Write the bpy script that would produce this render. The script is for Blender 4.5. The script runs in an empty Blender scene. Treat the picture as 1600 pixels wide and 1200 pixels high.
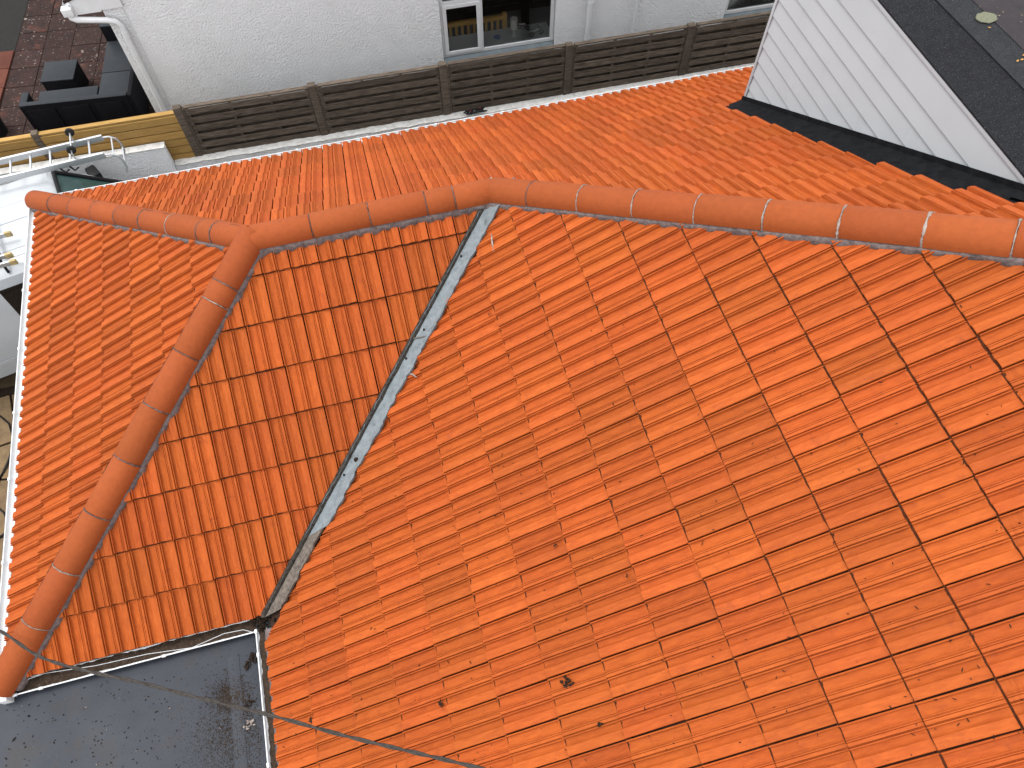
import bpy, bmesh, math, random
from mathutils import Vector, Matrix, noise
random.seed(7)
R = math.radians
sc = bpy.context.scene
V3 = Vector
# ------------------------------------------------------------------ camera
K = 0.25 / 0.204                       # tile cover width 0.25 m sets the scale
ZO = 4.1                               # ground level is z = 0
CAM = V3((-3.1167 * 0.25, -11.5385 * 0.25, 20.833 * 0.25 + ZO))
CR = (Matrix.Rotation(R(-14.603), 3, 'Z') @ Matrix.Rotation(R(29.369), 3, 'X') @ Matrix.Rotation(R(-0.2465), 3, 'Z'))
F = 1153.25
cd = bpy.data.cameras.new('camera'); cam = bpy.data.objects.new('camera', cd); sc.collection.objects.link(cam)
cam.matrix_world = Matrix.Translation(CAM) @ CR.to_4x4()
cd.sensor_width = 36; cd.lens = F / 1600 * 36; cd.clip_end = 500; cd.clip_start = 0.05
sc.camera = cam
# ------------------------------------------------------------------ light: bright overcast
world = bpy.data.worlds.new('World'); sc.world = world; world.use_nodes = True
nt = world.node_tree; nt.nodes.clear()
sky = nt.nodes.new('ShaderNodeTexSky'); sky.sky_type = 'NISHITA'; sky.sun_disc = False
SUN_EL, SUN_AZ = 66, 295               # azimuth in degrees clockwise from +Y
sky.sun_elevation = R(SUN_EL); sky.sun_rotation = R(SUN_AZ); sky.dust_density = 4.0; sky.air_density = 1.0
hs = nt.nodes.new('ShaderNodeHueSaturation'); hs.inputs['Saturation'].default_value = 0.12   # cloud cover: nearly neutral sky
bg = nt.nodes.new('ShaderNodeBackground'); bg.inputs[1].default_value = 0.15
wo = nt.nodes.new('ShaderNodeOutputWorld')
cl = nt.nodes.new('ShaderNodeMix'); cl.data_type = 'RGBA'; cl.inputs[0].default_value = .70; cl.inputs[7].default_value = (8.6, 8.8, 9.1, 1)   # even cloud layer over the clear sky
nt.links.new(sky.outputs[0], hs.inputs['Color']); nt.links.new(hs.outputs[0], cl.inputs[6]); nt.links.new(cl.outputs[2], bg.inputs[0]); nt.links.new(bg.outputs[0], wo.inputs[0])
sl = bpy.data.lights.new('sun', 'SUN'); sl.energy = 1.35; sl.angle = R(24); sl.color = (1, .97, .93)
sun = bpy.data.objects.new('sun', sl); sc.collection.objects.link(sun)
sun.rotation_euler = (R(90 - SUN_EL), 0, R(180 - SUN_AZ)); sun.location = (0, 0, 20)
sc.view_settings.view_transform = 'Standard'; sc.view_settings.look = 'None'
sc.view_settings.gamma = 1; sc.view_settings.exposure = 0.97
sc.view_settings.use_curve_mapping = False
sc.cycles.max_bounces = 6; sc.cycles.transparent_max_bounces = 8
# ------------------------------------------------------------------ pixel -> point (distance always from a known plane)
def ray(u, v): return CR @ V3(((u - 800) / F, -(v - 600) / F, -1))
def hit(u, v, n, d):
    r = ray(u, v); n = V3(n); return CAM + r * ((d - n.dot(CAM)) / n.dot(r))
def onz(u, v, z): return hit(u, v, (0, 0, 1), z)
def near_line(u, v, p, d):
    """parameter along line p + s d that passes closest to the pixel's ray"""
    r = ray(u, v).normalized(); d = d.normalized(); w = p - CAM
    b = r.dot(d); return (b * r.dot(w) - d.dot(w)) / (1 - b * b)
# ------------------------------------------------------------------ materials
def mat(name, c1, c2=None, rough=.8, nscale=6, bump=0, bscale=60, metal=0, spec=.1, stretch=None, rnd=0, specks=None, detail=6, c3=None, stain=None, bdist=.01):
    m = bpy.data.materials.new(name); m.use_nodes = True; t = m.node_tree; n = t.nodes; L = t.links
    p = n['Principled BSDF']; p.inputs['Roughness'].default_value = rough; p.inputs['Metallic'].default_value = metal
    p.inputs['Specular IOR Level'].default_value = spec
    tc = n.new('ShaderNodeTexCoord'); oi = n.new('ShaderNodeObjectInfo')
    off = n.new('ShaderNodeVectorMath'); off.operation = 'MULTIPLY_ADD'
    L.new(oi.outputs['Random'], off.inputs[0]); off.inputs[1].default_value = (37, 91, 53) if rnd else (0, 0, 0); L.new(tc.outputs['Object'], off.inputs[2])
    vec = off.outputs[0]
    mp = n.new('ShaderNodeMapping'); L.new(vec, mp.inputs[0])
    if stretch: mp.inputs['Scale'].default_value = stretch
    def noi(scale, src, det=detail, ro=.6):
        x = n.new('ShaderNodeTexNoise'); x.inputs['Scale'].default_value = scale; x.inputs['Detail'].default_value = det; x.inputs['Roughness'].default_value = ro
        L.new(src, x.inputs['Vector']); return x.outputs['Fac']
    def ramp(src, a, b):
        x = n.new('ShaderNodeMapRange'); x.inputs[1].default_value = a; x.inputs[2].default_value = b; L.new(src, x.inputs[0]); return x.outputs[0]
    def mix(f, a, b):
        x = n.new('ShaderNodeMix'); x.data_type = 'RGBA'
        if isinstance(f, float): x.inputs[0].default_value = f
        else: L.new(f, x.inputs[0])
        for i, v in ((6, a), (7, b)):
            if isinstance(v, tuple): x.inputs[i].default_value = (*v, 1)
            else: L.new(v, x.inputs[i])
        return x.outputs[2]
    col = c1
    if c2: col = mix(ramp(noi(nscale, mp.outputs[0]), .32, .68), c1, c2)
    if c3: col = mix(ramp(noi(nscale * .35, vec, 3), .5, .75), col, c3)
    if rnd:
        h = n.new('ShaderNodeHueSaturation')
        if isinstance(col, tuple): h.inputs['Color'].default_value = (*col, 1)
        else: L.new(col, h.inputs['Color'])
        mr = n.new('ShaderNodeMapRange'); L.new(oi.outputs['Random'], mr.inputs[0]); mr.inputs[3].default_value = 1 - rnd; mr.inputs[4].default_value = 1 + rnd * .8
        L.new(mr.outputs[0], h.inputs['Value'])
        wn = n.new('ShaderNodeTexWhiteNoise'); wn.noise_dimensions = '1D'; L.new(oi.outputs['Random'], wn.inputs['W'])
        m2 = n.new('ShaderNodeMapRange'); L.new(wn.outputs['Value'], m2.inputs[0]); m2.inputs[3].default_value = .5 - rnd * .014; m2.inputs[4].default_value = .5 + rnd * .014
        L.new(m2.outputs[0], h.inputs['Hue'])
        col = h.outputs[0]
    for sp in (specks or []):      # (colour, scale, threshold)
        col = mix(ramp(noi(sp[1], vec, 3, .5), sp[2], sp[2] + .04), col, sp[0])
    if stain: col = mix(ramp(noi(stain[1], vec, 8, .7), stain[2], stain[2] + .18), col, stain[0])
    if isinstance(col, tuple): p.inputs['Base Color'].default_value = (*col, 1)
    else: L.new(col, p.inputs['Base Color'])
    if bump:
        b = n.new('ShaderNodeBump'); b.inputs['Strength'].default_value = bump; b.inputs['Distance'].default_value = bdist
        L.new(noi(bscale, mp.outputs[0], 5), b.inputs['Height']); L.new(b.outputs[0], p.inputs['Normal'])
    return m
M = {}
M['tile'] = mat('clay_tile', (.318, .0675, .0118), (.242, .0465, .0080), .72, 14, .35, 60, stretch=(4, .6, 4), rnd=.13, specks=[((.12, .03, .012), 42, .735)], stain=((.205, .040, .010), 9, .57), spec=.12, bdist=.004)
M['tile_old'] = M['tile']
M['ridge'] = mat('clay_ridge', (.230, .051, .0120), (.200, .044, .0105), .75, 22, .6, 60, rnd=.09, specks=[((.1, .03, .015), 50, .74)], spec=.15, stain=((.155, .036, .012), 9, .60), bdist=.004)
M['mortar'] = mat('mortar', (.15, .118, .112), (.07, .055, .053), .95, 25, .8, 60, stain=((.05, .04, .035), 14, .58))
M['pointing'] = mat('mortar_pointing', (.29, .25, .22), (.13, .10, .09), .95, 40, .6, 90)
M['underlay'] = mat('roofing_felt', (.035, .018, .012), rough=.95)
M['valley'] = mat('valley_paint', (.165, .185, .195), (.110, .126, .135), .8, 16, .6, 40, specks=[((.03, .03, .03), 28, .72)], stain=((.05, .05, .048), 11, .56))
M['valley_old'] = mat('valley_mortar', (.15, .125, .105), (.06, .05, .042), .95, 30, .8, 50, stain=((.03, .026, .02), 12, .55))
M['fillet'] = mat('black_mossy_mortar', (.050, .043, .037), (.016, .013, .011), .95, 34, .8, 60)
M['silt'] = mat('brown_silt', (.050, .040, .032), (.034, .027, .022), .95, 40)
M['upvc'] = mat('white_plastic', (.58, .585, .59), (.53, .535, .535), .4, 12, stain=((.38, .365, .34), 9, .62))
M['gutter_dirt'] = mat('gutter_dirt', (.025, .016, .011), (.05, .035, .025), .9, 30, .8, 50, specks=[((.12, .09, .06), 60, .68)])
M['render'] = mat('white_roughcast', (.78, .785, .79), (.74, .745, .75), .9, 3, 1.0, 38, stain=((.66, .665, .66), 1.2, .58), bdist=.045, detail=4)
M['wall_top'] = mat('rough_wall_coping', (.62, .61, .585), (.44, .425, .40), .95, 12, 1.0, 40, stain=((.30, .28, .25), 7, .62), bdist=.02)
M['wood_old'] = mat('weathered_wood', (.140, .110, .086), (.042, .032, .024), .9, 5, .8, 40, stretch=(1.2, 12, 14), rnd=.2, specks=[((.02, .015, .012), 20, .74)])
M['wood_new'] = mat('new_wood', (.36, .22, .075), (.25, .14, .04), .75, 5, .25, 40, stretch=(1.2, 12, 14), rnd=.12, specks=[((.12, .06, .02), 16, .73)])
M['rattan'] = mat('black_rattan', (.005, .005, .006), (.008, .008, .010), .8, 20, .5, 90, spec=.08)
M['cushion'] = mat('charcoal_top', (.019, .0215, .025), (.015, .017, .020), .55, 8, .1, 120)
M['slab'] = mat('patio_slab', (.036, .019, .016), (.021, .014, .0125), .9, 5, .4, 60, rnd=.18, specks=[((.19, .155, .14), 24, .66), ((.17, .14, .12), 11, .69)], stain=((.11, .042, .028), 1.7, .58))
M['slab_red'] = mat('red_slab', (.10, .034, .023), (.07, .025, .018), .9, 5, .4, 60, rnd=.12, specks=[((.3, .26, .24), 26, .73)])
M['gravel'] = mat('dark_gravel', (.024, .023, .021), (.013, .0125, .012), .95, 60, .9, 120)
M['earth'] = mat('yard_ground', (.10, .068, .040), (.06, .042, .026), .95, 8, .5, 60, specks=[((.2, .16, .11), 60, .68)])
M['stone'] = mat('crazy_paving_stone', (.17, .115, .062), (.115, .078, .045), .9, 9, .5, 60, rnd=.15, specks=[((.26, .2, .13), 80, .68)])
M['van'] = mat('white_van_paint', (.36, .375, .39), (.335, .35, .365), .35, 2, spec=.5, stain=((.31, .32, .33), 3, .6))
M['black'] = mat('black_plastic', (.012, .012, .013), rough=.5)
M['tyre'] = mat('rubber', (.02, .02, .02), rough=.85)
M['alu'] = mat('aluminium', (.52, .53, .54), (.40, .41, .42), .42, 20, metal=.75, stretch=(1, 8, 8))
M['yellow_cap'] = mat('worn_yellow_plastic', (.42, .32, .14), (.25, .19, .1), .7, 30)
M['felt_black'] = mat('black_mineral_felt', (.014, .0145, .0165), (.009, .009, .0105), .95, 18, .9, 110, specks=[((.05, .05, .055), 95, .62), ((.003, .003, .003), 80, .64)], stain=((.008, .008, .008), 3, .6))
M['felt_brown'] = mat('mossy_mineral_felt', (.036, .031, .033), (.027, .024, .026), .95, 14, .6, 180, specks=[((.24, .2, .13), 34, .70), ((.2, .12, .06), 60, .73)])
M['felt_lap'] = mat('mineral_felt_lap', (.021, .022, .0245), (.016, .017, .0185), .95, 14, .6, 200, specks=[((.1, .1, .105), 190, .64)])
M['flat_grey'] = mat('grey_flat_roof', (.025, .0285, .036), (.017, .020, .027), .6, 3, .15, 60, specks=[((.010, .009, .008), 26, .70)], stain=((.027, .023, .020), 2.2, .54), spec=.25)
M['moss'] = mat('dead_moss', (.028, .018, .012), (.012, .008, .006), .95, 60, .9, 90)
M['clad'] = mat('white_cladding', (.325, .342, .356), (.312, .328, .342), .45, 3, .05, 40, stain=((.28, .292, .302), 2.5, .58), specks=[((.3, .3, .3), 30, .80)])
M['flash'] = mat('black_flashing', (.0045, .0048, .0058), (.010, .0103, .0115), .9, 14, .6, 40, spec=.05)
M['cable'] = mat('weathered_cable', (.052, .045, .040), (.028, .025, .022), .8, 30, .4, 90)
M['sill_grey'] = mat('grey_sill_paint', (.17, .20, .215), (.14, .165, .18), .7, 8, .3, 60)
M['pine'] = mat('varnished_pine', (.70, .40, .09), (.58, .30, .06), .5, 5, stretch=(1, 8, 8))
M['room'] = mat('dim_room', (.022, .020, .020), rough=.9)
M['fabric'] = mat('pale_fabric', (.72, .70, .67), rough=.9)
M['blue'] = mat('blue_glaze', (.04, .16, .42), rough=.3)
M['red'] = mat('red_plastic', (.32, .035, .02), rough=.5)
M['chrome'] = mat('dull_chrome', (.4, .4, .4), rough=.35, metal=.8)
M['lichen'] = mat('lichen', (.15, .15, .105), (.10, .10, .07), .95, 60, .8, 90)
M['leaf'] = mat('dead_leaf', (.42, .15, .03), (.3, .2, .06), .8, 30)
def glass(name, tint, refl):
    m = bpy.data.materials.new(name); m.use_nodes = True; t = m.node_tree; n = t.nodes; n.clear()
    o = n.new('ShaderNodeOutputMaterial'); mx = n.new('ShaderNodeMixShader'); tr = n.new('ShaderNodeBsdfTransparent'); gl = n.new('ShaderNodeBsdfGlossy')
    tr.inputs[0].default_value = (*tint, 1); gl.inputs['Roughness'].default_value = .03; mx.inputs[0].default_value = refl
    fr = n.new('ShaderNodeFresnel'); fr.inputs[0].default_value = 1.45
    t.links.new(fr.outputs[0], mx.inputs[0]); t.links.new(tr.outputs[0], mx.inputs[1]); t.links.new(gl.outputs[0], mx.inputs[2]); t.links.new(mx.outputs[0], o.inputs[0]); return m
M['pane'] = glass('window_glass', (.92, .94, .94), .05)
M['screen'] = glass('green_glass', (.42, .62, .58), .05)
# ------------------------------------------------------------------ helpers
COL = sc.collection
WM = {}
def link(o, parent=None, mw=None):
    COL.objects.link(o); mw = mw or Matrix.Identity(4)
    if parent:
        o.parent = parent; o.matrix_parent_inverse = WM[parent.name].inverted()
    o.matrix_basis = mw; WM[o.name] = mw.copy(); return o
def tag(o, label, cat, group=None):
    o['label'] = label; o['category'] = cat
    if group: o['group'] = group
    return o
def thing(name, label, cat, loc=(0, 0, 0), rz=0, group=None):
    o = bpy.data.objects.new(name, None); o.empty_display_size = .2
    link(o, None, Matrix.Translation(V3(loc)) @ Matrix.Rotation(rz, 4, 'Z')); return tag(o, label, cat, group)
class MB:
    def __init__(s): s.v = []; s.f = []
    def add(s, vs, fs):
        b = len(s.v); s.v += [V3(v) for v in vs]; s.f += [tuple(i + b for i in f) for f in fs]; return s
    def box(s, lo, hi, m=None):
        x0, y0, z0 = lo; x1, y1, z1 = hi
        vs = [V3(p) for p in ((x0, y0, z0), (x1, y0, z0), (x1, y1, z0), (x0, y1, z0), (x0, y0, z1), (x1, y0, z1), (x1, y1, z1), (x0, y1, z1))]
        if m: vs = [m @ v for v in vs]
        return s.add(vs, [(3, 2, 1, 0), (4, 5, 6, 7), (0, 1, 5, 4), (1, 2, 6, 5), (2, 3, 7, 6), (3, 0, 4, 7)])
    def prism(s, pts, ext, m=None):
        n = len(pts); e = V3(ext); a = [V3(p) for p in pts]; vs = a + [p + e for p in a]
        if m: vs = [m @ v for v in vs]
        return s.add(vs, [tuple(reversed(range(n))), tuple(range(n, 2 * n))] + [(i, (i + 1) % n, n + (i + 1) % n, n + i) for i in range(n)])
    def tube(s, path, r, seg=10, m=None, caps=True):
        path = [V3(p) for p in path]; rings = []; prev = None
        for i, p in enumerate(path):
            d = (path[min(i + 1, len(path) - 1)] - path[max(i - 1, 0)]).normalized()
            if prev is None: a = d.orthogonal().normalized()
            else: a = (prev - d * prev.dot(d)).normalized()
            prev = a; b = d.cross(a); rr = r[i] if isinstance(r, (list, tuple)) else r
            rings.append([p + (a * math.cos(2 * math.pi * k / seg) + b * math.sin(2 * math.pi * k / seg)) * rr for k in range(seg)])
        vs = [q for g in rings for q in g]
        if m: vs = [m @ q for q in vs]
        fs = [(i * seg + k, i * seg + (k + 1) % seg, (i + 1) * seg + (k + 1) % seg, (i + 1) * seg + k) for i in range(len(path) - 1) for k in range(seg)]
        if caps: fs += [tuple(reversed(range(seg))), tuple(range((len(path) - 1) * seg, len(path) * seg))]
        return s.add(vs, fs)
    def mesh(s, name, material, smooth=30, bevel=0):
        me = bpy.data.meshes.new(name); me.from_pydata([tuple(v) for v in s.v], [], s.f); me.validate()
        bm = bmesh.new(); bm.from_mesh(me); bmesh.ops.recalc_face_normals(bm, faces=bm.faces)
        if bevel: bmesh.ops.bevel(bm, geom=list(bm.edges), offset=bevel, segments=2, affect='EDGES', profile=.6, clamp_overlap=True)
        bm.to_mesh(me); bm.free()
        if smooth:
            me.shade_smooth(); me.set_sharp_from_angle(angle=R(smooth))
        me.materials.append(material); return me
    def build(s, name, material, parent=None, smooth=30, bevel=0, mw=None, local=False):
        o = bpy.data.objects.new(name, s.mesh(name, material, smooth, bevel))
        if local: mw = WM[parent.name] if parent else mw
        return link(o, parent, mw)
def share(name, me, parent, mw): return link(bpy.data.objects.new(name, me), parent, mw)
def struct(o): o['kind'] = 'structure'; return o
def stuff(o): o['kind'] = 'stuff'; return o
def frame(O, X, Y, Z): return Matrix(((X[0], Y[0], Z[0], O[0]), (X[1], Y[1], Z[1], O[1]), (X[2], Y[2], Z[2], O[2]), (0, 0, 0, 1)))
rnd = random.uniform
# ------------------------------------------------------------------ roof constants
TH = 0.5241; CT, ST, T = math.cos(TH), math.sin(TH), math.tan(TH)
w, g = 0.25, 1.6811 * 0.25
cO = V3((-6.5186 * .25, 7.8397 * .25, .87 * .25 + ZO))     # slope over the small south face: joint 0, line 0
ZE = cO.z - 8 * g * ST                                     # eaves level
YC = cO.y - 8 * g * CT; XB = -3.862 * K; YA = 3.832 * K; XD = -7 * g * CT
YR = (YA + YC) / 2; XR = XB + (YA - YC) / 2; ZR = ZE + (YA - YC) / 2 * T
VD = YR * 0 + 1.293 * K                                    # valley: y - x = VD
X2 = YR - VD; HS = X2 + YR                                 # hip over the west face: x + y = HS
AP1, AP2 = V3((XR, YR, ZR)), V3((X2, YR, ZR))
DX = 2.93 * K; DYF = 2.60 * K; DZ = 1.213 * K + ZO         # dormer cheek, dormer front, dormer roof level
# ------------------------------------------------------------------ ground
gm = MB(); gm.add([(-90, -90, 0), (90, -90, 0), (90, 90, 0), (-90, 90, 0)], [(0, 1, 2, 3)])
struct(gm.build('ground', M['earth'], smooth=0))
# crazy paving of the yard below the left eaves
yard = struct(MB().box((-9.5, -3, .004), (-4.9, 4.0, .010)).build('yard_paving', M['moss'], smooth=0))
random.seed(3)
ny, nx = 9, 6
grid = {}
for i in range(nx + 1):
    for j in range(ny + 1): grid[i, j] = V3((-9.4 + i * .74 + rnd(-.17, .17), -2.9 + j * .75 + rnd(-.17, .17), 0))
for i in range(nx):
    for j in range(ny):
        q = [grid[i, j], grid[i + 1, j], grid[i + 1, j + 1], grid[i, j + 1]]
        c = sum(q, V3()) / 4; q = [c + (p - c) * .955 for p in q]
        MB().prism([(p.x, p.y, .012) for p in q], (0, 0, .03 + rnd(-.004, .006))).build('paving_stone', M['stone'], yard, smooth=0, bevel=.008)
# ------------------------------------------------------------------ the house
house = thing('house', 'house with bright orange clay tiled hip roof and white gutters', 'house', (XR, YR, 0))
hw = MB()
i_ = .32
hw.prism([(XB + i_, YC + i_, 0), (XD + i_, YC + i_, 0), (XD + i_, -9, 0), (9, -9, 0), (9, YA - i_, 0), (XB + i_, YA - i_, 0)], (0, 0, ZE - .12))
hw.build('wall', M['render'], house, smooth=0)
def slope_base(name, pts, n, off=-.045):
    n = V3(n); a = [V3(p) + n * off for p in pts]
    return MB().prism(a, n * -.02).build(name, M['underlay'], house, smooth=0)
nC, nD, nB, nA = V3((0, -ST, CT)), V3((-ST, 0, CT)), V3((-ST, 0, CT)), V3((0, ST, CT))
SE = 3.4; HE = V3((X2 + SE, YR - SE, ZR + SE * T))         # hip carried on past the picture
sC = slope_base('roof_slope', [(XB + .02, YC + .02, ZE), (XD, YC + .02, ZE), AP2, AP1], nC)
sB = slope_base('roof_slope', [(XB + .02, YC + .02, ZE), AP1, (XB + .02, YA - .02, ZE)], nB)
def dz(x): return ZO + x * T
sD = slope_base('roof_slope', [(XD + .02, YC, dz(XD + .02)), (XD + .02, -6.2, dz(XD + .02)), (HE.x, -6.2, HE.z), HE, AP2], nD)
def az(y): return ZE + (YA - y) * T
sA = slope_base('roof_slope', [(XB + .02, YA - .02, az(YA - .02)), AP1, AP2, HE, (9, HE.y, HE.z), (9, YA - .02, az(YA - .02))], nA)
# --- the clay tile: two troughs, a bundle of ribs, a raised side lap on the right
PROF = [(.010, -.022), (.012, .005), (.028, .0075), (.044, .0065), (.050, -.008), (.075, -.0125), (.13, -.0125), (.20, -.010), (.27, -.005), (.298, -.001), (.306, .0028), (.322, .003), (.330, -.001), (.345, -.001), (.355, .0045), (.375, .0045), (.386, .001), (.396, .0055), (.462, .006), (.472, .004), (.480, -.006), (.498, -.006),
        (.508, .006), (.530, .007), (.540, .003), (.548, -.0095), (.585, -.0125), (.66, -.010), (.705, -.005), (.722, .000), (.735, .0045), (.78, .0060), (.90, .0070), (.962, .0062), (.972, .003), (.974, -.022)]
STN = [(0, 'tail'), (.003, 'nose'), (.014, ''), (.22, ''), (.365, ''), (.395, 'half'), (.408, 'head'), (g + .05, 'head')]
def tile_mesh(name, seed):
    rs = random.Random(seed); b = MB(); n = len(PROF); LIFT = .034
    for (v, k) in STN:
        for q, (s, h) in enumerate(PROF):
            hh = h * 1.5
            if q in (0, n - 1): hh = h
            else:
                if k == 'half' and hh < .002: hh = hh * .45 + .0008
                if k == 'head' and hh < .003: hh = .003
                if k == 'nose': hh -= .0015
                if k == 'tail': hh -= .006
                hh += rs.uniform(-.0006, .0006)
            b.v.append(V3((s * w, v, hh + LIFT * (1 - v / g) - LIFT * .5)))
    m = len(STN)
    for i in range(m - 1):
        for q in range(n - 1): b.f.append((i * n + q, i * n + q + 1, (i + 1) * n + q + 1, (i + 1) * n + q))
    base = len(b.v)                                     # tail face, with a wavy lower lip
    for q, (s, h) in enumerate(PROF): b.v.append(V3((s * w, .002, min(h, .005) * .9 - .0145 + LIFT * .5)))
    for q in range(n - 1): b.f.append((base + q, base + q + 1, q + 1, q))
    return b
TILE_MB = [tile_mesh('roof_tile', k) for k in range(4)]
TILE = [b.mesh('roof_tile', M['tile'], 38) for b in TILE_MB]
def clip_mesh(src, mw, cuts):
    """copy of a tile mesh cut by vertical planes (point, normal): the side the normal points to is kept"""
    bm = bmesh.new(); bm.from_mesh(src); inv = mw.inverted(); rot = inv.to_3x3()
    for (p, nn) in cuts:
        bmesh.ops.bisect_plane(bm, geom=bm.verts[:] + bm.edges[:] + bm.faces[:], plane_co=inv @ V3(p), plane_no=rot @ V3(nn), clear_inner=True)
        if not bm.faces: bm.free(); return None
    area = sum(f.calc_area() for f in bm.faces)
    if area < .0012: bm.free(); return None
    me = bpy.data.meshes.new('roof_tile'); bm.to_mesh(me); bm.free(); me.materials.append(M['tile']); me.shade_smooth(); me.set_sharp_from_angle(angle=R(38)); return me
COUNT = {}
def lay(slope, O, U, V, N, rows, cols, cuts, seed, off_frame=None, keep=None):
    rs = random.Random(seed); extra = []
    for i in rows:
        for j in cols:
            p0 = O + U * (j * w) + V * (i * g)
            c4 = [p0, p0 + U * w, p0 + U * w + V * g, p0 + V * g]
            use = []; out = False
            for fn in cuts:
                for (p, nn) in fn(p0 + U * w * .5 + V * g * .5, rs):
                    d = [(c - V3(p)).dot(V3(nn)) for c in c4]
                    if max(d) < .004: out = True
                    elif min(d) < .03: use.append((p, nn))
            if out: continue
            if keep and not keep(p0 + U * w * .5 + V * g * .5): continue
            mw = frame(p0 + N * rs.uniform(-.0025, .0025), U, V, N) @ Matrix.Rotation(rs.uniform(-.006, .006), 4, 'Z') @ Matrix.Rotation(rs.uniform(-.006, .006), 4, 'Y') @ Matrix.Rotation(rs.uniform(-.004, .004), 4, 'X') @ Matrix.Translation((rs.uniform(-.001, .001), rs.uniform(-.004, .004), 0))
            me = TILE[rs.randrange(4)]
            if use:
                me = clip_mesh(me, mw, use)
                if not me: continue
            if off_frame and off_frame(p0 + U * w * .5 + V * g * .5): extra.append((me, mw)); continue
            share('roof_tile', me, slope, mw); COUNT[slope.name] = COUNT.get(slope.name, 0) + 1
    if extra:
        bm = bmesh.new()
        for me, mw in extra:
            k = len(bm.verts); bm.from_mesh(me); bm.verts.ensure_lookup_table()
            bmesh.ops.transform(bm, matrix=mw, verts=bm.verts[k:])
        me = bpy.data.meshes.new('outer_tiles'); bm.to_mesh(me); bm.free(); me.materials.append(M['tile']); me.shade_smooth(); me.set_sharp_from_angle(angle=R(38))
        stuff(share('outer_tiles', me, slope, Matrix.Identity(4)))
def pix(p):
    q = CR.transposed() @ (p - CAM); return 800 + F * q.x / -q.z, 600 - F * q.y / -q.z
def outside(p):
    u, v = pix(p); return u < -40 or u > 1640 or v < -40 or v > 1240
h2 = V3((-1, 1, 0)).normalized()
# small south slope
lay(sC, V3((cO.x, YC, ZE)), V3((1, 0, 0)), V3((0, CT, ST)), nC, range(0, 8), range(-13, 8),
    [lambda c, r: [((XB, YC, 0), (1, -1, 0))], lambda c, r: [((r.uniform(-.012, .012) - .012, VD, 0), (-1, 1, 0))], lambda c, r: [((0, YR, 0), (0, -1, 0))]], 11)
# broad west slope
lay(sD, V3((0, 0, ZO)), V3((0, -1, 0)), V3((CT, 0, ST)), nD, range(-7, 12), range(-7, 19),
    [lambda c, r: [((0, 1.135 * K + r.uniform(-.014, .014), 0), (1, -1, 0))], lambda c, r: [((0, HS, 0), (-1, -1, 0))], lambda c, r: [((0, YC - .01, 0), (0, -1, 0))] if c.x < XD + .1 else []], 12, outside)
# hip end
yB0 = .14 * w
def b_line(i): return 0
lay(sB, V3((XB, yB0, ZE)), V3((0, -1, 0)), V3((CT, 0, ST)), nB, range(0, 8), range(-20, 6),
    [lambda c, r: [((XB, YC, 0), (-1, 1, 0))], lambda c, r: [((XB, YA, 0), (-1, -1, 0))]], 13)
# long north slope, cut round the dormer
xA0 = -.10 * w
FLX = 2.60 * K
FLP = [(-2.0, 4.1), (-.41, 3.40), (.15, 3.21), (1.12, 3.155), (3.05, 3.22), (3.6, 3.30)]
def flx(y):
    for (y0, x0), (y1, x1) in zip(FLP[:-1], FLP[1:]):
        if y0 <= y <= y1: return x0 + (x1 - x0) * (y - y0) / (y1 - y0)
    return 3.3
def a_cut(c, r):
    a = [((XB, YA, 0), (1, 1, 0))]
    a.append(((0, YR, 0), (0, 1, 0)) if c.x < X2 else ((0, HS, 0), (1, 1, 0)))
    if c.y < DYF - .02: a.append(((flx(c.y) + .085 + r.uniform(-.02, .02), 0, 0), (-1, 0, 0)))
    return a
lay(sA, V3((xA0, YA, ZE)), V3((-1, 0, 0)), V3((0, -CT, ST)), nA, range(0, 18), range(-22, 20), [a_cut], 14, outside, keep=lambda c: not (c.x > DX + .05 and c.y < DYF + .1))
# --- dark silt and moss under the laps, plus painted-in shade along the courses
def lap_dirt_shade(slope, O, U, V, N, rows, c0, c1, inside, seed, amount):
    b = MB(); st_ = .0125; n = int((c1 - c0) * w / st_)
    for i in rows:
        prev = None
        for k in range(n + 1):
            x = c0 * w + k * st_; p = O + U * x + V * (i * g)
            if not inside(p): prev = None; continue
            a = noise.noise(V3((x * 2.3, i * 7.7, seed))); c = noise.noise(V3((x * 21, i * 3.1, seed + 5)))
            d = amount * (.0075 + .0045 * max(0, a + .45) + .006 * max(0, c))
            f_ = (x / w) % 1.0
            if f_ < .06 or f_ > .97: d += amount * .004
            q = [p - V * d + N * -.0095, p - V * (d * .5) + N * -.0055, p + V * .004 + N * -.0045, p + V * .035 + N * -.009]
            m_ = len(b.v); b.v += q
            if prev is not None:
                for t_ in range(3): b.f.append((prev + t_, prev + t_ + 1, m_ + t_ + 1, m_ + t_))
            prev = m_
    o = b.build('lap_silt_shade', M['lap_dirt_shade'], slope, smooth=60); o['label'] = 'dark silt, moss and painted shade under the tile laps'; return stuff(o)
M['lap_dirt_shade'] = mat('lap_silt_shade', (.062, .017, .006), (.030, .010, .005), .95, 60, .6, 120)
lap_dirt_shade(sC, V3((cO.x, YC, ZE)), V3((1, 0, 0)), V3((0, CT, ST)), nC, range(1, 8), -13, 8, lambda p: p.x - XB > p.y - YC + .1 and p.y - p.x > VD + .03 and p.y < YR - .1, 1, .95)
lap_dirt_shade(sD, V3((0, 0, ZO)), V3((0, -1, 0)), V3((CT, 0, ST)), nD, range(-6, 12), -7, 19, lambda p: p.y - p.x < 1.11 * K and p.x + p.y < HS - .17, 2, .85)
lap_dirt_shade(sB, V3((XB, yB0, ZE)), V3((0, -1, 0)), V3((CT, 0, ST)), nB, range(1, 8), -20, 6, lambda p: p.x - XB < p.y - YC - .1 and p.x - XB < YA - p.y - .1, 3, .7)
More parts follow.
